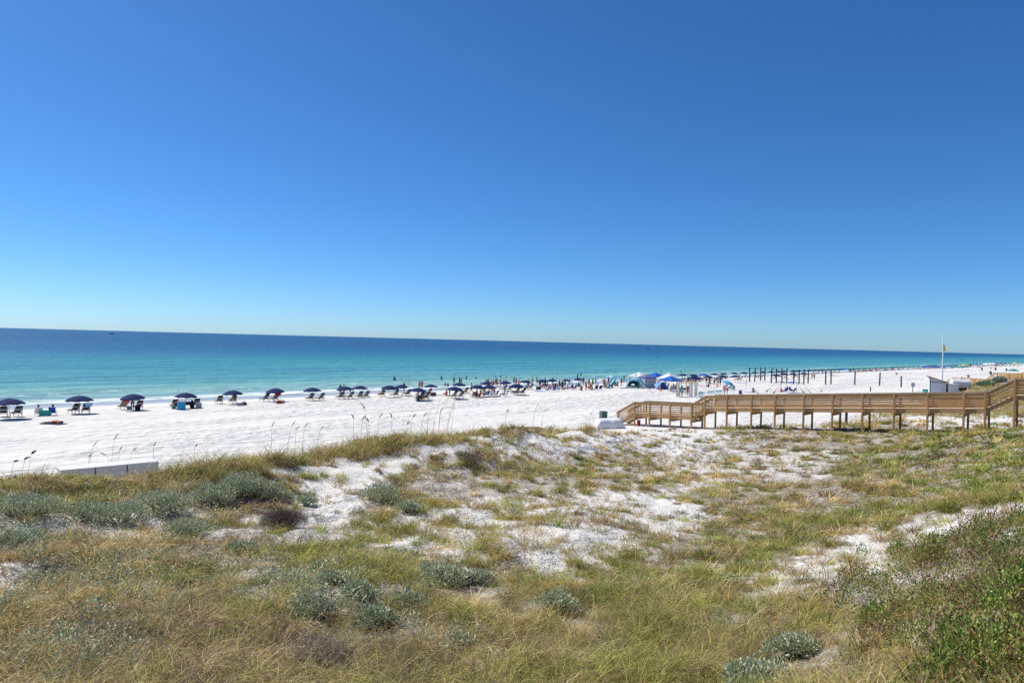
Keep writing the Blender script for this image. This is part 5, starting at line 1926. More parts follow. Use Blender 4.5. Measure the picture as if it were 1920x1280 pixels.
P_(231, 768, 'reclining', SEAD, 'person lying back in the lounger with a coral towel', 'red', 'brown', 'trunks:khaki')
P_(657, 741, 'bending', -70, 'shirtless man bending over behind two navy umbrellas', 'red', 'dark', 'trunks:black')
P_(638, 741.5, 'standing', 20, 'person in navy shorts half hidden by an umbrella', 'tan', 'dark', 'trunks:navy shirt:navy')
P_(644, 742.5, 'standing', -30, 'bare legged person behind the umbrella of the bending man', 'fair', 'brown', 'briefs:black')
P_(745, 740.5, 'bending', 60, 'person in a red shirt leaning over a lounger', 'tan', 'dark', 'shirt:red trunks:black')
P_(757, 735.5, 'standing', 160, 'man in teal shorts and black shirt facing the camera', 'tan', 'dark', 'shirt:black trunks:teal')
P_(763, 743, 'reclining', SEAD, 'sunbather leaning back in a lounger behind the red shirt', 'tan', 'dark', 'swimsuit:purple', True)
P_(784, 742.5, 'ground_sitting', 40, 'pale person sitting under the umbrella nearest the dune', 'fair', 'brown', 'trunks:khaki')
P_(795, 747, 'chair_sitting', 80, 'person in a striped blue shirt under the umbrella nearest the dune', 'fair', 'brown', 'shirt:lightblue trunks:navy')
P_(801, 748.5, 'chair_sitting', 55, 'person in a white top at the edge of the umbrella shade', 'red', 'dark', 'shirt:white trunks:red')
P_(790, 749, 'ground_sitting', 100, 'person in red shorts beside the tall black cooler', 'tan', 'black', 'trunks:red')
P_(786.5, 730, 'standing', 30, 'sunburnt person beside the coral shirt at the water', 'red', 'blond', 'trunks:coral')
P_(791, 730.5, 'standing', 10, 'person in a coral shirt standing at the water', 'tan', 'dark', 'shirt:coral trunks:coral')
P_(837, 742, 'ground_sitting', 60, 'person in a red top sitting on a bright blue towel', 'red', 'brown', 'swimsuit:red', True)
P_(843, 741, 'standing', 50, 'small person stooping behind the seated one in red', 'tan', 'dark', 'trunks:navy', s=.6)
P_(835, 725, 'ground_sitting', SEAD, 'bather sitting in the surf, seaward one of two', 'brown', 'black', 'trunks:black')
P_(840, 725.5, 'ground_sitting', SEAD, 'bather sitting in the surf, landward one of two', 'brown', 'black', 'swimsuit:black', True)
P_(884, 738, 'walking', 80, 'man in black shorts walking behind the red chairs', 'tan', 'black', 'trunks:black')
P_(894, 735, 'standing', 20, 'child with a lime green swimsuit under the red chair umbrella', 'tan', 'dark', 'trunks:lime swimsuit:lime', s=.75)
P_(901, 736, 'standing', 200, 'person in a light blue top behind the red chairs', 'red', 'brown', 'shirt:lightblue trunks:navy')
P_(892, 746, 'chair_sitting', SEAD, 'person in black slumped in a red chair', 'tan', 'black', 'shirt:black trunks:black', True)
P_(899, 746, 'chair_sitting', SEAD + 10, 'person with dark hair in the red chair nearest the dune', 'tan', 'black', 'shirt:red trunks:red')
P_(908, 743.5, 'chair_sitting', 30, 'person in a white shirt beside the red chairs', 'fair', 'blond', 'shirt:white trunks:khaki')
P_(915, 743, 'chair_sitting', 60, 'person in a navy shirt between white and blue chairs', 'fair', 'dark', 'shirt:navy trunks:white')
P_(927, 741, 'standing', 30, 'small child in blue by the beach ball', 'tan', 'blond', 'shirt:blue trunks:blue', s=.62)
P_(944, 743.5, 'chair_sitting', 75, 'person sitting alone in a blue chair clear of the crowd', 'tan', 'dark', 'shirt:lightblue trunks:khaki')
for i, (px, py, ps, dg, sk, hr, wr, lg, lab) in enumerate([
        (912, 725.5, 'standing', 20, 'tan', 'black', 'trunks:navy', 0, 'seaward man of the group standing at the water'),
        (915.5, 726, 'standing', 60, 'brown', 'black', 'trunks:black', 0, 'dark man beside the seaward man of the group'),
        (921, 728, 'hands_on_hips', -40, 'red', 'blond', 'briefs:coral top:coral', 1, 'blond woman in coral within the standing group'),
        (925.5, 727, 'standing', 150, 'tan', 'dark', 'trunks:red', 0, 'man in red shorts within the standing group'),
        (930, 725, 'standing', 10, 'brown', 'black', 'swimsuit:black', 1, 'woman in a black swimsuit within the standing group'),
        (932.5, 727, 'walking', -70, 'red', 'brown', 'trunks:maroon', 0, 'sunburnt man walking out of the standing group'),
        (938, 727.5, 'standing', 20, 'tan', 'dark', 'briefs:white top:white', 1, 'woman in white behind the umbrella past the group'),
        (944.5, 727, 'standing', 200, 'tan', 'black', 'trunks:blue', 0, 'man in blue shorts behind the umbrella past the group'),
        (948.5, 727, 'standing', 30, 'fair', 'blond', 'trunks:khaki', 0, 'fair man in khaki shorts behind the umbrella past the group'),
        (963.5, 721, 'arm_raised', 10, 'tan', 'dark', 'trunks:black', 0, 'bather in black shorts raising one arm at the surf'),
        (967.5, 723, 'standing', 20, 'red', 'dark', 'trunks:maroon', 0, 'bather standing next to the one raising an arm'),
        (972.5, 729, 'standing', -20, 'red', 'dark', 'trunks:coral', 0, 'sunburnt bather behind the umbrella over two loungers'),
        (1006.5, 719.5, 'hands_on_hips', 30, 'brown', 'blond', 'trunks:khaki', 0, 'broad tanned man alone at the surf'),
        (1022, 724, 'standing', 10, 'brown', 'black', 'trunks:navy', 0, 'person behind the umbrella over the green cooler'),
        (1035.5, 722, 'standing', 10, 'brown', 'black', 'trunks:black', 0, 'person whose head shows above the umbrella by the yellow hat'),
        (1048.5, 731, 'standing', 40, 'red', 'dark', 'swimsuit:navy', 1, 'woman in a navy swimsuit beside the yellow hat'),
        (1054, 732, 'standing', 20, 'tan', 'yellow', 'shirt:black trunks:navy', 0, 'person in a yellow hat and black shirt among blue chairs'),
        (1098.5, 731, 'standing', -60, 'tan', 'dark', 'trunks:maroon', 0, 'tall man in maroon shorts among the crowd'),
        (1104, 727, 'standing', 30, 'red', 'dark', 'briefs:red top:red', 1, 'sunburnt woman behind the man in maroon shorts'),
        (1088.5, 727.5, 'standing', 60, 'fair', 'red', 'shirt:white trunks:white', 0, 'person in white with reddish hair in the crowd'),
        (1116.5, 724, 'standing', 30, 'fair', 'dark', 'trunks:lightblue', 0, 'pale man beside the closed green umbrella'),
        (1132.5, 727.5, 'standing', 200, 'red', 'black', 'trunks:red shirt:orange', 0, 'man in an orange shirt next to the aqua shade'),
        (1165, 724.5, 'standing', -10, 'red', 'dark', 'briefs:maroon top:maroon', 1, 'woman standing under the aqua shade'),
        (1170, 718, 'standing', 20, 'brown', 'black', 'trunks:navy', 0, 'bather at the waterline behind the aqua shade'),
        (1141, 722, 'standing', 40, 'tan', 'dark', 'shirt:navy trunks:black', 0, 'person in navy under the light blue umbrella'),
        (1181, 717, 'standing', 20, 'tan', 'brown', 'trunks:coral', 0, 'bather at the waterline behind the white tent'),
        (1273.5, 743, 'standing', 30, 'tan', 'dark', 'shirt:grey briefs:navy', 1, 'long haired woman in a grey top beside the bamboo arch'),
        (1278.5, 743.5, 'standing', -20, 'tan', 'dark', 'shirt:lightblue trunks:lightblue', 1, 'long haired woman in light blue beside the bamboo arch'),
        (1289.5, 742, 'walking', 150, 'brown', 'black', 'shirt:black trunks:red', 0, 'man in a black shirt and red shorts inside the bamboo arch'),
        (1324.5, 719.5, 'standing', 15, 'red', 'brown', 'trunks:navy', 0, 'shirtless man standing before the landward navy row'),
        (1330.5, 724, 'standing', -30, 'tan', 'dark', 'briefs:black top:black', 1, 'woman in black swimwear before the landward navy row'),
        (1328.5, 725.5, 'ground_sitting', 40, 'brown', 'black', 'trunks:black', 0, 'person sitting at the feet of the woman in black'),
        (1339.5, 722.5, 'standing', 20, 'fair', 'dark', 'trunks:navy', 0, 'person in navy shorts close to the orange cone'),
        (1346, 724, 'walking', -60, 'tan', 'brown', 'trunks:maroon', 0, 'person walking past the orange cone towards the aqua umbrella'),
        (1350.5, 723.5, 'standing', 30, 'tan', 'black', 'shirt:teal trunks:navy', 0, 'person in a teal shirt beside the tilted aqua umbrella'),
        (1399, 722.5, 'standing', 100, 'tan', 'dark', 'trunks:lightblue', 0, 'boy in light blue shorts alone on the sand before the piles'),
        (1526.5, 712.5, 'walking', 150, 'red', 'brown', 'briefs:black top:black', 1, 'woman in black swimwear walking past the last piles'),
        (1522.5, 712, 'walking', 130, 'tan', 'dark', 'trunks:khaki', 0, 'man walking beside the woman past the last piles'),
        (1542, 700.5, 'standing', 20, 'brown', 'black', 'trunks:navy', 0, 'distant person standing by dark loungers past the piles'),
        (1635, 698, 'standing', 20, 'red', 'dark', 'trunks:coral', 0, 'distant person in coral in front of the teal row'),
        (1676, 687.5, 'standing', 20, 'brown', 'black', 'trunks:black', 0, 'distant dark bather behind the teal row'),
        (1680.5, 687.3, 'standing', 20, 'brown', 'black', 'trunks:grey', 0, 'distant pale bather behind the teal row')]):
    P_(px, py, ps, dg, lab, sk, hr, wr, bool(lg), s=.72 if 'boy' in lab else 1.0)
for px, py, ps, dg, sk, hr, wr, lg, lab in [
        (1016, 728, 'chair_sitting', SEAD, 'red', 'black', 'trunks:blue', 0, 'person in a blue chair beside the green cooler'),
        (1021.5, 727, 'chair_sitting', 20, 'tan', 'dark', 'shirt:maroon trunks:navy', 0, 'person in a maroon shirt behind the green cooler'),
        (1028, 733.5, 'chair_sitting', SEAD, 'fair', 'black', 'shirt:white trunks:white', 0, 'person in a white shirt in the nearest blue chair'),
        (1036, 729, 'chair_sitting', 70, 'red', 'dark', 'shirt:coral trunks:orange', 1, 'person in a coral top among the blue chairs'),
        (1041, 728, 'chair_sitting', 30, 'tan', 'black', 'shirt:navy trunks:navy', 0, 'person in navy behind the light blue chair'),
        (1045, 730, 'ground_sitting', 20, 'red', 'brown', 'swimsuit:lightblue', 1, 'person in light blue swimwear beside the navy chair'),
        (1064, 729.5, 'ground_sitting', 20, 'fair', 'grey', 'shirt:white trunks:grey', 0, 'grey haired person in white sitting on the sand'),
        (1071, 730, 'chair_sitting', SEAD, 'red', 'black', 'shirt:blue trunks:blue', 0, 'person in blue beside the grey haired one in white'),
        (1078.5, 730, 'chair_sitting', 40, 'tan', 'brown', 'shirt:grey trunks:navy', 0, 'person in grey in the teal chair'),
        (1084, 727, 'chair_sitting', 30, 'fair', 'black', 'shirt:navy trunks:white', 0, 'person in a navy shirt behind the teal chair'),
        (1090.5, 732, 'ground_sitting', 30, 'tan', 'black', 'swimsuit:maroon', 1, 'woman with bare back sitting near the maroon shorts'),
        (1105, 730, 'chair_sitting', 70, 'red', 'brown', 'trunks:navy', 0, 'man in a navy chair by the maroon shorts'),
        (1121, 724.5, 'ground_sitting', 30, 'tan', 'brown', 'shirt:white trunks:yellow', 0, 'person in yellow shorts behind the navy chairs'),
        (1135, 727.5, 'chair_sitting', -30, 'red', 'dark', 'trunks:maroon', 0, 'person sitting below the orange shirt'),
        (1154, 724, 'ground_sitting', -60, 'red', 'dark', 'swimsuit:teal', 1, 'person in teal swimwear sitting under the aqua shade'),
        (1158, 723.5, 'ground_sitting', 30, 'tan', 'black', 'shirt:green trunks:green', 0, 'person in green sitting under the aqua shade'),
        (1191, 724.5, 'ground_sitting', 180, 'tan', 'dark', 'shirt:white trunks:navy', 0, 'child in white sitting inside the teal tent'),
        (1226, 725, 'chair_sitting', 30, 'tan', 'black', 'shirt:black trunks:black', 0, 'person in black behind the slate blue tent'),
        (1232, 723, 'chair_sitting', 40, 'fair', 'brown', 'shirt:lightblue trunks:blue', 0, 'person in light blue under the plain white tent'),
        (1262, 729, 'chair_sitting', 20, 'fair', 'grey', 'shirt:white trunks:navy', 0, 'person in white in the shade of the front blue tent'),
        (1258.5, 732.5, 'ground_sitting', -30, 'red', 'dark', 'trunks:teal', 0, 'child in teal shorts at the edge of the front blue tent'),
        (1266, 731.5, 'chair_sitting', 30, 'tan', 'black', 'shirt:blue trunks:blue', 0, 'person in blue near the bamboo arch'),
        (1252, 727.5, 'chair_sitting', 30, 'fair', 'blond', 'shirt:khaki trunks:khaki', 0, 'blond person in khaki under the front blue tent'),
        (1282, 715.5, 'chair_sitting', 40, 'tan', 'black', 'shirt:black trunks:navy', 0, 'person in black under the first small navy umbrella'),
        (1290, 717, 'chair_sitting', 20, 'brown', 'black', 'shirt:navy trunks:black', 0, 'person in navy between the first two small umbrellas'),
        (1298, 716, 'ground_sitting', 60, 'red', 'dark', 'trunks:teal', 0, 'person in teal shorts under the second small umbrella'),
        (1304, 717.5, 'chair_sitting', 30, 'tan', 'black', 'shirt:black trunks:black', 1, 'woman in black under the first landward umbrella'),
        (1312, 717, 'standing', 20, 'brown', 'black', 'shirt:white trunks:navy', 0, 'person in white beside the first landward umbrella'),
        (1344, 714.5, 'chair_sitting', 30, 'tan', 'dark', 'shirt:navy trunks:navy', 0, 'person in navy under the third landward umbrella'),
        (1352, 713, 'chair_sitting', 60, 'red', 'dark', 'trunks:black', 0, 'sunburnt person seated below the third landward umbrella'),
        (1357, 729, 'ground_sitting', -70, 'red', 'dark', 'trunks:maroon', 0, 'child on the sand below the tilted aqua umbrella'),
        (1363, 726, 'chair_sitting', 20, 'tan', 'dark', 'shirt:lightblue trunks:blue', 0, 'adult in light blue below the tilted aqua umbrella'),
        (1369, 730, 'chair_sitting', 60, 'fair', 'brown', 'shirt:teal trunks:teal', 1, 'woman in teal below the tilted aqua umbrella'),
        (1464, 735, 'ground_sitting', -60, 'red', 'brown', 'trunks:coral', 0, 'child with bare legs under the stretched blue shade'),
        (1475, 735, 'chair_sitting', 20, 'tan', 'black', 'shirt:blue trunks:blue', 0, 'adult in blue under the stretched blue shade'),
        (1482, 735, 'chair_sitting', -70, 'tan', 'dark', 'shirt:navy trunks:black', 0, 'adult in navy stretching an arm under the blue shade'),
        (1412, 735, 'ground_sitting', 200, 'tan', 'black', 'shirt:purple trunks:black', 0, 'person in purple sitting at the end of a purple towel'),
        (967, 740.5, 'reclining', SEAD, 'tan', 'blond', 'swimsuit:white', 1, 'woman in a white swimsuit in the seaward lounger'),
        (979, 740, 'reclining', SEAD, 'brown', 'dark', 'swimsuit:khaki', 1, 'woman in a khaki swimsuit in the landward lounger'),
        (716, 744, 'reclining', SEAD, 'tan', 'dark', 'trunks:khaki', 0, 'man in khaki shorts in a lounger by the red shirt'),
        (1420, 708.5, 'reclining', SEAD, 'red', 'dark', 'trunks:blue', 0, 'sunbather in a lounger behind the first piles'),
        (1560, 703.5, 'lying', 90, 'red', 'dark', 'briefs:coral top:coral', 1, 'sunbather lying on the coral towel past the piles')]:
    P_(px, py, ps, dg, lab, sk, hr, wr, bool(lg))
for px, py, ps, dg, sk, hr, wr, lg, lab in [
        (990, 727, 'walking', 60, 'tan', 'dark', 'trunks:blue', 0, 'man in blue shorts walking between two navy umbrellas'),
        (998, 724, 'standing', 10, 'red', 'brown', 'briefs:yellow top:yellow', 1, 'woman in a yellow bikini between two navy umbrellas'),
        (1012, 727, 'standing', -30, 'red', 'dark', 'shirt:red trunks:navy', 0, 'person in a red shirt beside the dark green cooler'),
        (1025, 728, 'chair_sitting', 40, 'tan', 'black', 'shirt:purple trunks:black', 0, 'person in a purple shirt between blue chairs'),
        (1031, 730, 'ground_sitting', -20, 'red', 'blond', 'swimsuit:coral', 1, 'blond woman in coral sitting between blue chairs'),
        (1059, 727, 'standing', 30, 'brown', 'black', 'trunks:teal', 0, 'man in teal shorts behind the grey haired person'),
        (1067, 724, 'walking', -80, 'tan', 'brown', 'shirt:white trunks:khaki', 0, 'person in a white shirt walking along the waterline'),
        (1094, 723, 'standing', 20, 'fair', 'dark', 'swimsuit:green', 1, 'woman in a green swimsuit behind the maroon shorts'),
        (1110, 731, 'ground_sitting', 60, 'red', 'brown', 'trunks:orange', 0, 'person in orange shorts sitting by the closed green umbrella'),
        (1148, 726, 'ground_sitting', 10, 'tan', 'black', 'shirt:coral trunks:navy', 0, 'person in coral sitting at the aqua shade leg'),
        (1222, 727, 'standing', 30, 'tan', 'black', 'shirt:navy trunks:khaki', 0, 'person in navy standing beside the long red towel'),
        (1236, 727, 'standing', -20, 'fair', 'brown', 'shirt:white trunks:red', 0, 'person in red shorts between the white tents'),
        (1247, 724, 'chair_sitting', 10, 'red', 'dark', 'shirt:teal trunks:navy', 0, 'person in teal seated under the plain white tent'),
        (905, 740, 'chair_sitting', 20, 'tan', 'dark', 'shirt:lime trunks:white', 0, 'person in a lime shirt behind the red chairs'),
        (921, 736, 'standing', -40, 'red', 'brown', 'trunks:teal', 0, 'person in teal shorts beside the pink beach ball')]:
    P_(px, py, ps, dg, lab, sk, hr, wr, bool(lg))
P_(1363.5, 739.5, 'bending', 75, 'man in a pink shirt and dark shorts stooping behind the rail', 'fair', 'pink', 'shirt:pink trunks:navy')
P_(1358, 740, 'bending', -80, 'person in a pink top stooping towards the white chairs', 'fair', 'pink', 'shirt:coral trunks:khaki', s=.95)
# bathers: PY is the waterline
for px, py, w, dg, sk, hr, lg, lab, s in [
        (739, 713, .85, 20, 'brown', 'black', 1, 'bather holding a child seaward of the umbrella row', 1),
        (741.5, 713, .60, 200, 'brown', 'black', 0, 'child beside the bather seaward of the umbrella row', .6),
        (752.5, 711.5, 1.38, 20, 'brown', 'black', 0, 'swimmer whose head alone shows near the bather with a child', 1),
        (827.5, 711.5, .75, 30, 'fair', 'black', 1, 'woman wading waist deep and far out alone', 1),
        (851, 720.5, .15, 20, 'tan', 'dark', 1, 'slim woman standing ankle deep in the surf', 1),
        (861.5, 719, .35, 60, 'brown', 'black', 1, 'seaward one of two bathers hugging in the shallows', 1),
        (864.5, 719, .35, -60, 'brown', 'black', 0, 'landward one of two bathers hugging in the shallows', 1),
        (874.5, 711, .85, 20, 'tan', 'black', 0, 'man wading with arms spread seaward of the red chairs', 1),
        (892.5, 709.5, 1.2, 40, 'fair', 'black', 1, 'swimmer up to the shoulders past the wading man', 1),
        (929.5, 707.5, 1.3, 20, 'brown', 'black', 0, 'swimmer far out, seaward one of three', 1),
        (938.5, 707.5, 1.1, 20, 'tan', 'black', 0, 'swimmer far out, middle one of three', 1),
        (949, 707.5, 1.35, 20, 'red', 'dark', 0, 'swimmer far out, landward one of three', 1),
        (1035, 695.6, 1.4, 20, 'brown', 'black', 0, 'lone swimmer far beyond the surf', 1),
        (1083, 709, .5, 20, 'tan', 'dark', 1, 'bather with a blue float in the shallows', 1),
        (1089, 705.5, .6, 30, 'fair', 'brown', 1, 'pale woman wading behind the bather with a float', 1),
        (1234, 671.5, .4, 20, 'brown', 'black', 0, 'tiny figure standing on a board far out at sea', 1.2),
        (1234.5, 681.5, 1.2, 20, 'brown', 'black', 0, 'tiny swimmer far out below the boarder', 1.2),
        (1240, 699, .8, 60, 'brown', 'black', 0, 'bather swinging a child beyond the tents', 1),
        (1277, 698.5, .8, 20, 'brown', 'black', 0, 'bather waist deep behind the first small navy umbrella', 1),
        (1284, 697.5, .8, 20, 'red', 'dark', 0, 'small bather next to the one behind the navy umbrella', .75),
        (1450, 692, .8, 20, 'brown', 'black', 0, 'bather seen between the wooden piles', 1)]:
    P_(px, py, 'arm_raised' if 'swinging' in lab or 'spread' in lab else 'standing', dg, lab, sk, hr, 'briefs:black top:black' if lg else 'trunks:navy', bool(lg), s=s, water=w * s)

# ------------------------------------------------------------------ piles, posts, signs
for i, (px, yt, yb) in enumerate([(1405.5, 688.8, 716), (1415, 688.5, 715.2), (1426, 688, 713.6), (1434, 688, 713.4), (1446, 691, 718.2), (1455.5, 690.5, 717.5), (1466, 690, 717.6), (1475, 690, 717), (1488, 693, 720.4), (1498, 692.5, 719.6), (1507, 692, 719.5), (1515, 692, 718.5),
                                  (1548, 694.5, 721), (1558, 695, 720.2), (1602.5, 696.5, 721.2), (1649, 698, 723), (1689.5, 705, 726)]):
    g = at(px, yb)
    t = aty(px + (yb - yt) * .03, yt, g[1])
    h = t[2] - g[2]
    o = empty('timber_pile', g)
    tag(o, f'dark wooden pile standing in the sand, {ORD[i]} from the seaward end', 'wooden pile', 'dark wooden piles across the beach')
    lean = random.uniform(-.05, .05)
    MB().lathe([(.15, -.4), (.145, h * .5), (.135, h - .03), (.11, h)], 10).build('shaft', PILE, o)
    MB().lathe([(.155, h * .88), (.155, h * .93)], 10).build('band', BLACK, o)
    o.rotation_euler = (random.uniform(-.02, .02), lean * .5, 0)
for px, yb, hm, lab in [(1632, 733.5, .85, 'short dark post stub in the sand past the stretched blue shade'), (1804, 716, 1.2, 'dark square post behind the white tanks'), (1586.5, 797, 1.1, 'grey weathered post standing under the boardwalk')]:
    o = tag(empty('post_stub', at(px, yb)), lab, 'post')
    MB().box((0, 0, hm / 2 - .1), (.16, .16, hm + .2), .4).build('shaft', PILE, o, bevel=.01)
    MB().box((0, 0, hm + .02), (.18, .18, .04), .4).build('cap', PILE, o)


def sign(px, py, h, w, ph, m, label):
    o = tag(empty('notice_sign', at(px, py), math.radians(8)), label, 'sign', 'notice signs on the beach')
    MB().box((0, .05, h / 2 - .1), (.09, .09, h + .2)).build('post', PILE, o)
    MB().box((0, -.02, h - ph * .35), (w, .03, ph)).build('panel', m, o, bevel=.01)
    MB().box((0, -.045, h + ph * .05), (w * .8, .012, ph * .12)).build('heading_bar', BLACK, o)


SIGNM = mk('sign_face', (.40, .42, .50), .5, .08)
sign(1711.5, 735, 1.55, .72, .68, SIGNM, 'grey notice sign on a post next to the white shed')
sign(1815.5, 712.5, 1.4, .8, .7, mk('sign_brown', (.26, .20, .20), .6, .1), 'brown notice sign behind the far boardwalk rail')
sign(1681, 703.5, .8, .95, .5, SIGNM, 'small pale sign low on the open sand')


def bin_(px, py, label, m=GREENP, s=1.0):
    o = tag(empty('trash_bin', at(px, py), .3), label, 'trash bin', 'trash bins on the sand')
    o.scale = (s, s, s)
    MB().lathe([(.26, 0), (.32, .85)], 12).build('body', m, o)
    MB().lathe([(.34, .85), (.34, .91), (.2, 1.0)], 12).build('lid', BLACK, o)
    return o


bin_(1841, 694, 'dark bin far down the sand, nearest the flagpole', s=1.3)
bin_(1866.5, 694, 'dark bin far down the sand, next to the dune', s=1.3)
bin_(1857.5, 702.5, 'green bin standing closer on the sand behind the far boardwalk', s=1.3)
bin_(1857.5, 691.8, 'pale bin far off between the two dark bins', STEEL, 1.0)
bin_(1887, 695.5, 'green bin half hidden by the far dune', s=1.2)
o = tag(empty('crate', at(1131, 787), .35), 'dark green square bin behind the white tarp heap', 'crate')
MB().box((0, 0, .35), (.62, .62, 1.0)).build('body', mk('crate_green', (.085, .14, .13)), o, bevel=.02)
MB().box((0, 0, .875), (.66, .66, .05)).build('rim', mk('crate_rim', (.14, .19, .17)), o)
MB().box((-.17, -.325, .12), (.20, .03, .26)).build('label_plate', WHITEP, o)

# ------------------------------------------------------------------ flagpole
g = at(1766, 737)
top = aty(1769.8, 625.5, g[1])
o = tag(empty('flagpole', g), 'tall white flagpole with a yellow flag beside the shed', 'flagpole')
H = top[2] - g[2]
MB().tube([(0, 0, -.5), (0, 0, H * .5), (0, 0, H)], [.10, .085, .065], 10).build('pole', WHITEP, o)
MB().lathe([(.02, H), (.07, H + .05), (.02, H + .12)], 8).build('finial', WHITEP, o)
V, F = [], []
for i in range(7):
    for k in range(6):
        u_, w_ = i / 6, k / 5
        V.append((.06 + u_ * .50 * (.25 + .75 * w_), .08 * math.sin(u_ * 7 + w_ * 2), H - 1.65 - w_ * 1.05 - .10 * u_))
for i in range(6):
    for k in range(5):
        F.append((i * 6 + k, i * 6 + k + 1, (i + 1) * 6 + k + 1, (i + 1) * 6 + k))
MB().add(V, F).build('flag', YELLOWC, o, solid=.012)

# ------------------------------------------------------------------ shed and tanks
g = at(1757, 738)
o = tag(empty('storage_shed', g, math.radians(-24)), 'small white shed with a sloping brown roof by the flagpole', 'shed')
SHED = mk('white_boards', (.60, .61, .64), .7, .10, 3, .15, .2, (12, 12, .4))
w, d, hl, hr = 2.2, 1.9, 2.55, 1.85
V = [(-w / 2, -d / 2, -.3), (w / 2, -d / 2, -.3), (w / 2, d / 2, -.3), (-w / 2, d / 2, -.3), (-w / 2, -d / 2, hl), (w / 2, -d / 2, hr), (w / 2, d / 2, hr), (-w / 2, d / 2, hl)]
MB().add(V, [(3, 2, 1, 0), (4, 5, 6, 7), (0, 1, 5, 4), (1, 2, 6, 5), (2, 3, 7, 6), (3, 0, 4, 7)]).build('wall', SHED, o)
MB().bar((-w / 2 - .28, 0, hl + .16), (w / 2 + .28, 0, hr - .03), d + .5, .12).build('roof', mk('shed_roof', (.12, .075, .06), .8, .2), o)
DK = mk('dark_trim', (.06, .05, .05), .7)
for x, h in ((-w / 2, hl), (w / 2, hr)):
    MB().box((x, -d / 2 - .012, h / 2 - .1), (.12, .03, h - .1)).build('corner_board', DK, o)
MB().box((0, -d / 2 - .018, 1.85), (w - .14, .03, .07)).build('trim_board', DK, o)
dr = MB().box((0, -d / 2 - .03, .85), (1.5, .03, 1.75)).build('door', mk('shed_door', (.56, .58, .63), .6, .06), o)
MB().box((.62, -d / 2 - .06, .9), (.05, .04, .18)).build('handle', BLACK, dr)
TANKW = mk('tank_white', (.68, .68, .67), .6, .08, 3)
o = tag(empty('storage_box', at(1786, 737), math.radians(-20)), 'pale square storage box beside the shed', 'storage box')
MB().box((0, 0, .65), (1.35, 1.1, 1.5)).build('body', TANKW, o, bevel=.03)
MB().box((0, 0, 1.43), (1.42, 1.17, .07)).build('lid', TANKW, o, bevel=.01)
for x in (-.4, .4):
    MB().box((x, -.57, 1.34), (.14, .03, .12)).build('latch', STEEL, o)
o = tag(empty('water_tank', at(1800, 733), math.radians(-14)), 'large white tank on a dark trailer base by the shed', 'tank')
MB().tube([(-1.35, 0, 1.15), (-1.2, 0, 1.15), (1.2, 0, 1.15), (1.35, 0, 1.15)], [.55, .75, .75, .55], 18).build('tank', TANKW, o)
MB().box((.35, 0, .28), (1.5, 1.2, .24)).build('base', BLACK, o, bevel=.02)
for x in (-.1, .8):
    MB().tube([(x, -.62, .16), (x, -.52, .16)], .22, 12).build('wheel', BLACK, o)
MB().lathe([(.22, 1.88), (.22, 1.98)], 12).build('hatch', TANKW, o)
cooler(1737, 735.5, (1.1, .7, .55), TEALP, TEALP, 'turquoise box on the sand beside the shed', 'storage_box', 'storage box')
# pale kayak lying on the sand
o = tag(empty('paddle_board', at(1736, 718), math.radians(30)), 'pale paddle board lying on the sand behind the shed', 'paddle board')
V, F = [], []
for i in range(11):
    f = i / 10
    ww = .38 * math.sin(math.pi * (.06 + .88 * f)) ** .6
    V += [(-ww, -1.6 + 3.2 * f, .05), (ww, -1.6 + 3.2 * f, .05), (ww, -1.6 + 3.2 * f, .15), (-ww, -1.6 + 3.2 * f, .15)]
for i in range(10):
    for k in range(4):
        F.append((i * 4 + k, i * 4 + (k + 1) % 4, i * 4 + 4 + (k + 1) % 4, i * 4 + 4 + k))
F += [(3, 2, 1, 0), (40, 41, 42, 43)]
MB().add(V, F).build('board', WHITEP, o)
MB().box((0, -1.3, .19), (.03, .2, .08)).build('fin', WHITEP, o)

# ------------------------------------------------------------------ bamboo arch and white chairs
ga, gb = at(1268, 744), at(1292.5, 745)
gc, gd = at(1286, 741.5), at(1309.5, 729)
o = tag(empty('bamboo_arch', ga), 'bamboo ceremony arch draped with white cloth on the sand', 'arch')
a3 = lambda p, z=0: (p[0] - ga[0], p[1] - ga[1], p[2] - ga[2] + z)
n_arch = [ga, gb, gc, np.array([gb[0] + 1.6, gb[1] + 1.7, gz(gb[0] + 1.6, gb[1] + 1.7)])]
for p in n_arch:
    MB().tube([a3(p, -.3), a3(p, 2.4)], .06, 7).build('pole', BAMBOO, o)
for p, q in ((0, 2), (1, 3), (0, 1), (2, 3)):
    MB().tube([a3(n_arch[p], 2.25), a3(n_arch[q], 2.25)], .05, 6).build('crossbar', BAMBOO, o)


def drape(p, q, label):
    V, F = [], []
    for i in range(9):
        for k in range(7):
            u_, w_ = i / 8, k / 6
            c = np.array(a3(p)) * (1 - u_) + np.array(a3(q)) * u_
            V.append((c[0], c[1] + .05 * math.cos(u_ * 12 + w_ * 2), c[2] + 2.22 - 2.15 * w_))
    for i in range(8):
        for k in range(6):
            F.append((i * 7 + k, i * 7 + k + 1, (i + 1) * 7 + k + 1, (i + 1) * 7 + k))
    MB().add(V, F).build('drape', WHITEC, o, solid=.004)


drape(ga + (n_arch[2] - ga) * .05, ga + (n_arch[2] - ga) * .35, '')
drape(gb + (n_arch[3] - gb) * .1, gb + (n_arch[3] - gb) * .45, '')
drape(gb + (n_arch[3] - gb) * .65, gb + (n_arch[3] - gb) * .95, '')


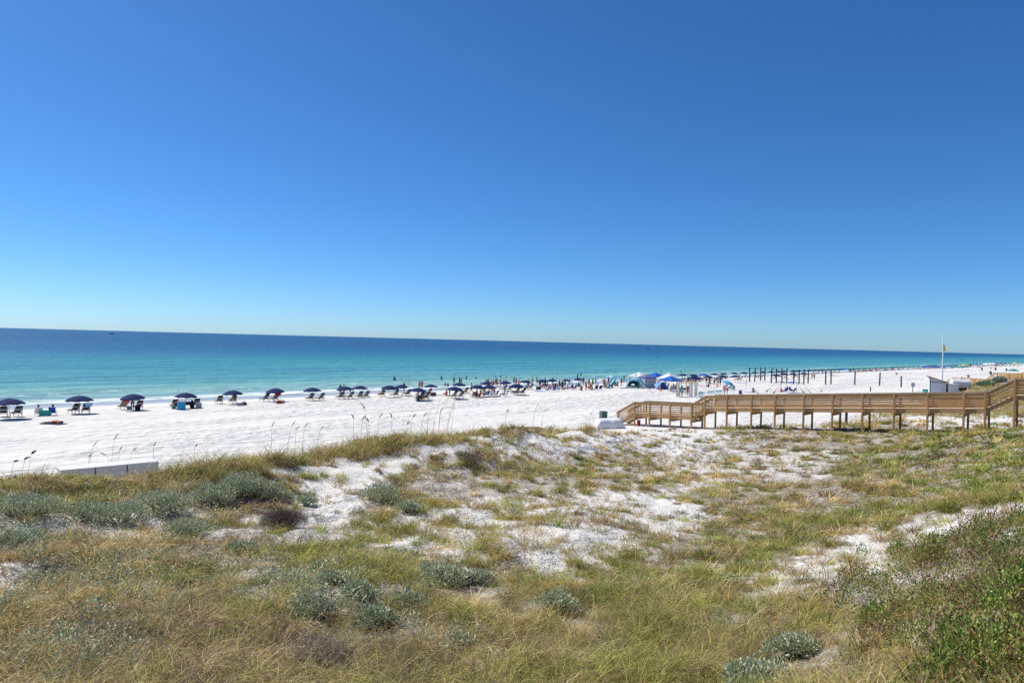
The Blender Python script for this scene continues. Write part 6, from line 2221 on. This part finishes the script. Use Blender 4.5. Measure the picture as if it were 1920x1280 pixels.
def make_folding_chair():
    o = empty('folding_chair')
    f = MB()
    for x in (-.21, .21):
        f.bar((x, .24, 0), (x, -.22, .85), .03, .04)
        f.bar((x * .9, -.26, 0), (x * .9, .18, .46), .03, .04)
    f.bar((-.21, -.2, .81), (.21, -.2, .81), .03, .05)
    f.build('frame', WHITEP, o)
    MB().box((0, .02, .455), (.42, .40, .035)).build('seat', AQUAL, o, bevel=.01)
    MB().bar((0, -.15, .62), (0, -.20, .78), .40, .03, (1, 0, 0)).build('backrest', AQUAL, o)
    return o


AQUAL = mk('aqua_plastic', (.20, .50, .56), .5, .08)
fold = Proto(make_folding_chair)
k_ = 0
for px, py in [(1309, 746.5), (1312, 746.3), (1315, 745.8), (1318, 745.3), (1310.5, 744), (1314, 743.6), (1326, 742.6), (1329, 742.2), (1332.5, 742), (1336, 741.8), (1342, 741.2), (1345, 740.8), (1348.5, 740.5), (1351.5, 740.3)]:
    fold(at(px, py), .5 + random.uniform(-.1, .1), f'white and aqua folding chair behind the rail, {ORD[k_]} from the bamboo arch', 'folding chair', 'folding chairs beside the bamboo arch')
    k_ += 1
o = tag(empty('folding_table', at(1371.5, 741.5), .3), 'small white folding table beside the stooping man in pink', 'table')
MB().box((0, 0, .72), (.9, .6, .04)).build('tabletop', WHITEP, o)
for x in (-.38, .38):
    for y in (-.24, .24):
        MB().tube([(x, y, 0), (x, y, .7)], .018, 6).build('leg', STEEL, o)

# ------------------------------------------------------------------ white box, planks and tarp heap at the dune edge
c0 = aty(115, 882, 30.5)
c1 = aty(296, 862.5, 33.2)
c1[2] = c0[2]
e_ = (c1 - c0)[:2]
Lb = float(np.linalg.norm(e_))
rzb = math.atan2(e_[1], e_[0])
nb_ = np.array([-e_[1], e_[0]]) / Lb
mid = (c0 + c1) / 2
base = min(gz(*(c0[:2])), gz(*(c1[:2]))) - .2
o = tag(empty('storage_box', (mid[0] + nb_[0] * .55, mid[1] + nb_[1] * .55, base), rzb), 'long low pale grey box half hidden by the dune crest grass', 'storage box')
hb = c0[2] - base
BOXM = mk('box_paint', (.60, .60, .59), .6, .06, 2)
MB().box((0, 0, hb / 2), (Lb, 1.1, hb)).build('body', BOXM, o, bevel=.015)
MB().box((0, 0, hb + .0), (Lb + .05, 1.15, .05)).build('lid', mk('box_lid', (.66, .66, .65), .6, .06, 2), o, bevel=.01)
for x in (-Lb / 2, Lb / 2):
    MB().box((x, -.57, hb / 2), (.05, .03, hb)).build('corner_trim', BOXM, o)

for x in (-Lb / 6, Lb / 6):
    MB().box((x, -.565, hb / 2), (.035, .025, hb)).build('panel_seam', DK, o)

g = at(1000, 800)
pz = aty(990, 797, 46.0)
o = tag(empty('timber_stack', (pz[0], pz[1], pz[2] - .52), .25), 'small stack of weathered planks sticking out past the dune crest', 'timber stack')
for i in range(4):
    MB().box((random.uniform(-.2, .2), -.3 + .2 * i, .3 + .06 * (i % 2)), (1.7, .18, .05), random.uniform(-.05, .05)).build('plank', WOODT, o)
MB().box((-.7, 0, .05), (.15, 1.0, .5)).build('bearer', WOOD, o)
MB().box((.6, 0, .05), (.15, 1.0, .5)).build('bearer', WOOD, o)

g = at(1141, 803)
o = tag(empty('tarp_heap', g, math.radians(10)), 'white tarp draped over a low heap beside the boardwalk stairs', 'tarp heap')
V, F = [], []
nx, ny = 22, 12
for i in range(nx + 1):
    for k in range(ny + 1):
        x, y = -1.35 + 2.7 * i / nx, -.8 + 1.6 * k / ny
        ed = max(abs(x) / 1.35, abs(y) / .8)
        hgt = .92 * (1 - sstep(np.array(ed), .72, 1.0).item() * .98) * (.86 + .14 * (x + 1.35) / 2.7)
        fold_ = .05 * math.sin(x * 5 + 3 * math.sin(y * 2.3)) * (ed > .75) + .05 * (fbm(np.array([x * 2]), np.array([y * 2]), 7)[0] - .5)
        V.append((x * (1 + .05 * (ed > .9)), y + fold_, hgt + .05 * (vnoise(np.array([x * 3]), np.array([y * 3]), 9)[0] - .5) - .08 * (ed > .95)))
for i in range(nx):
    for k in range(ny):
        F.append((i * (ny + 1) + k, (i + 1) * (ny + 1) + k, (i + 1) * (ny + 1) + k + 1, i * (ny + 1) + k + 1))
MB().add(V, F).build('tarp', mk('white_tarp', (.70, .70, .71), .6, .05), o, smooth=True, solid=.01)
MB().box((0, 0, .35), (2.1, 1.1, .8)).build('load', WOOD, o)

# ------------------------------------------------------------------ boats
def boat(px, py, L, label, hullm, cabm, rz):
    p = atz(px, py, 0.0)
    o = tag(empty('motor_boat', (p[0], p[1], 0), rz), label, 'boat', 'motor boats out at sea')
    V, F = [], []
    n = 9
    for i in range(n):
        f = i / (n - 1)
        w = L * .14 * (1 - f ** 3.2) + .02
        z = L * .085 * (1 + .5 * f * f)
        x = -L / 2 + L * f
        V += [(x, -w, z), (x * .97, -w * .6, -.3), (x * .97, w * .6, -.3), (x, w, z)]
    for i in range(n - 1):
        for k in range(4):
            F.append((i * 4 + k, i * 4 + (k + 1) % 4, i * 4 + 4 + (k + 1) % 4, i * 4 + 4 + k))
    F += [(3, 2, 1, 0), ((n - 1) * 4, (n - 1) * 4 + 1, (n - 1) * 4 + 2, (n - 1) * 4 + 3)]
    MB().add(V, F).build('hull', hullm, o)
    c = MB().box((-L * .02, 0, L * .16), (L * .28, L * .18, L * .16)).build('cabin', cabm, o, bevel=.1)
    MB().box((L * .115, 0, L * .18), (L * .02, L * .15, L * .07)).build('windscreen', BLACK, c)
    MB().tube([(-L * .08, 0, L * .2), (-L * .08, 0, L * .36)], L * .008, 6).build('mast', STEEL, o)


boat(209.5, 626.5, 14, 'dark motor boat just below the horizon far out at sea', mk('dark_hull', (.04, .05, .07)), mk('boat_cabin', (.35, .36, .37)), .2)
boat(1215, 654.8, 11, 'white motor boat with a dark cabin far out in deep blue water', WHITEP, DK, 2.9)
boat(1802, 674.5, 4.5, 'tiny dark boat on the turquoise water above the yellow umbrella', DK, DK, 1.2)

# ------------------------------------------------------------------ the far crowd, a mass of chairs and bathers no one could count
bodies = []
src = [BODIES[k] for k in ('standing', 'chair_sitting', 'ground_sitting', 'walking')]
Vs, Qs, Cs, nn = [], [], [], 0
skin_c = [(.42, .235, .145), (.26, .135, .08), (.55, .27, .19), (.6, .38, .28)]
cl_c = [(.02, .02, .03), (.03, .05, .16), (.45, .04, .03), (.6, .6, .6), (.02, .25, .3), (.6, .2, .1)]
lo = []
for b_ in src:
    tm = b_['mesh'].copy()
    o_ = bpy.data.objects.new('tmp', tm)
    COL.objects.link(o_)
    dm = o_.modifiers.new('d', 'DECIMATE')
    dm.ratio = .045
    ev = bpy.data.meshes.new_from_object(o_.evaluated_get(bpy.context.evaluated_depsgraph_get()))
    bpy.data.objects.remove(o_)
    ev.calc_loop_triangles()
    lo.append((np.array([v.co for v in ev.vertices]), np.array([t.vertices[:] for t in ev.loop_triangles])))
for i in range(210):
    px = rng.uniform(1590, 1918)
    f = (px - 1590) / 330
    py = 697.8 - 12.0 * f ** .85 + rng.uniform(-3.2, 1.2) * (1 - .6 * f)
    g = at(px, py)
    V, T = lo[rng.integers(0, 4)]
    a = rng.uniform(0, 6.28)
    c, s_ = math.cos(a), math.sin(a)
    W = np.stack([V[:, 0] * c - V[:, 1] * s_, V[:, 0] * s_ + V[:, 1] * c, V[:, 2]], -1) + g
    col = np.tile(np.array(skin_c[rng.integers(0, 4)]), (len(V), 1))
    mid_ = (V[:, 2] > V[:, 2].max() * .38) & (V[:, 2] < V[:, 2].max() * (.62 if rng.uniform() < .5 else .85))
    col[mid_] = cl_c[rng.integers(0, 6)]
    col[V[:, 2] > V[:, 2].max() * .93] = (.03, .025, .02)
    Vs.append(W); Qs.append(T + nn); Cs.append(col); nn += len(V)
tag(link('crowd', npmesh('crowd', np.concatenate(Vs), None, np.concatenate(Qs), np.concatenate(Cs)), leafmat('crowd_tint', 0.0, .7, .1)), 'far off crowd of beachgoers below the teal and blue umbrellas', 'crowd', kind='stuff')
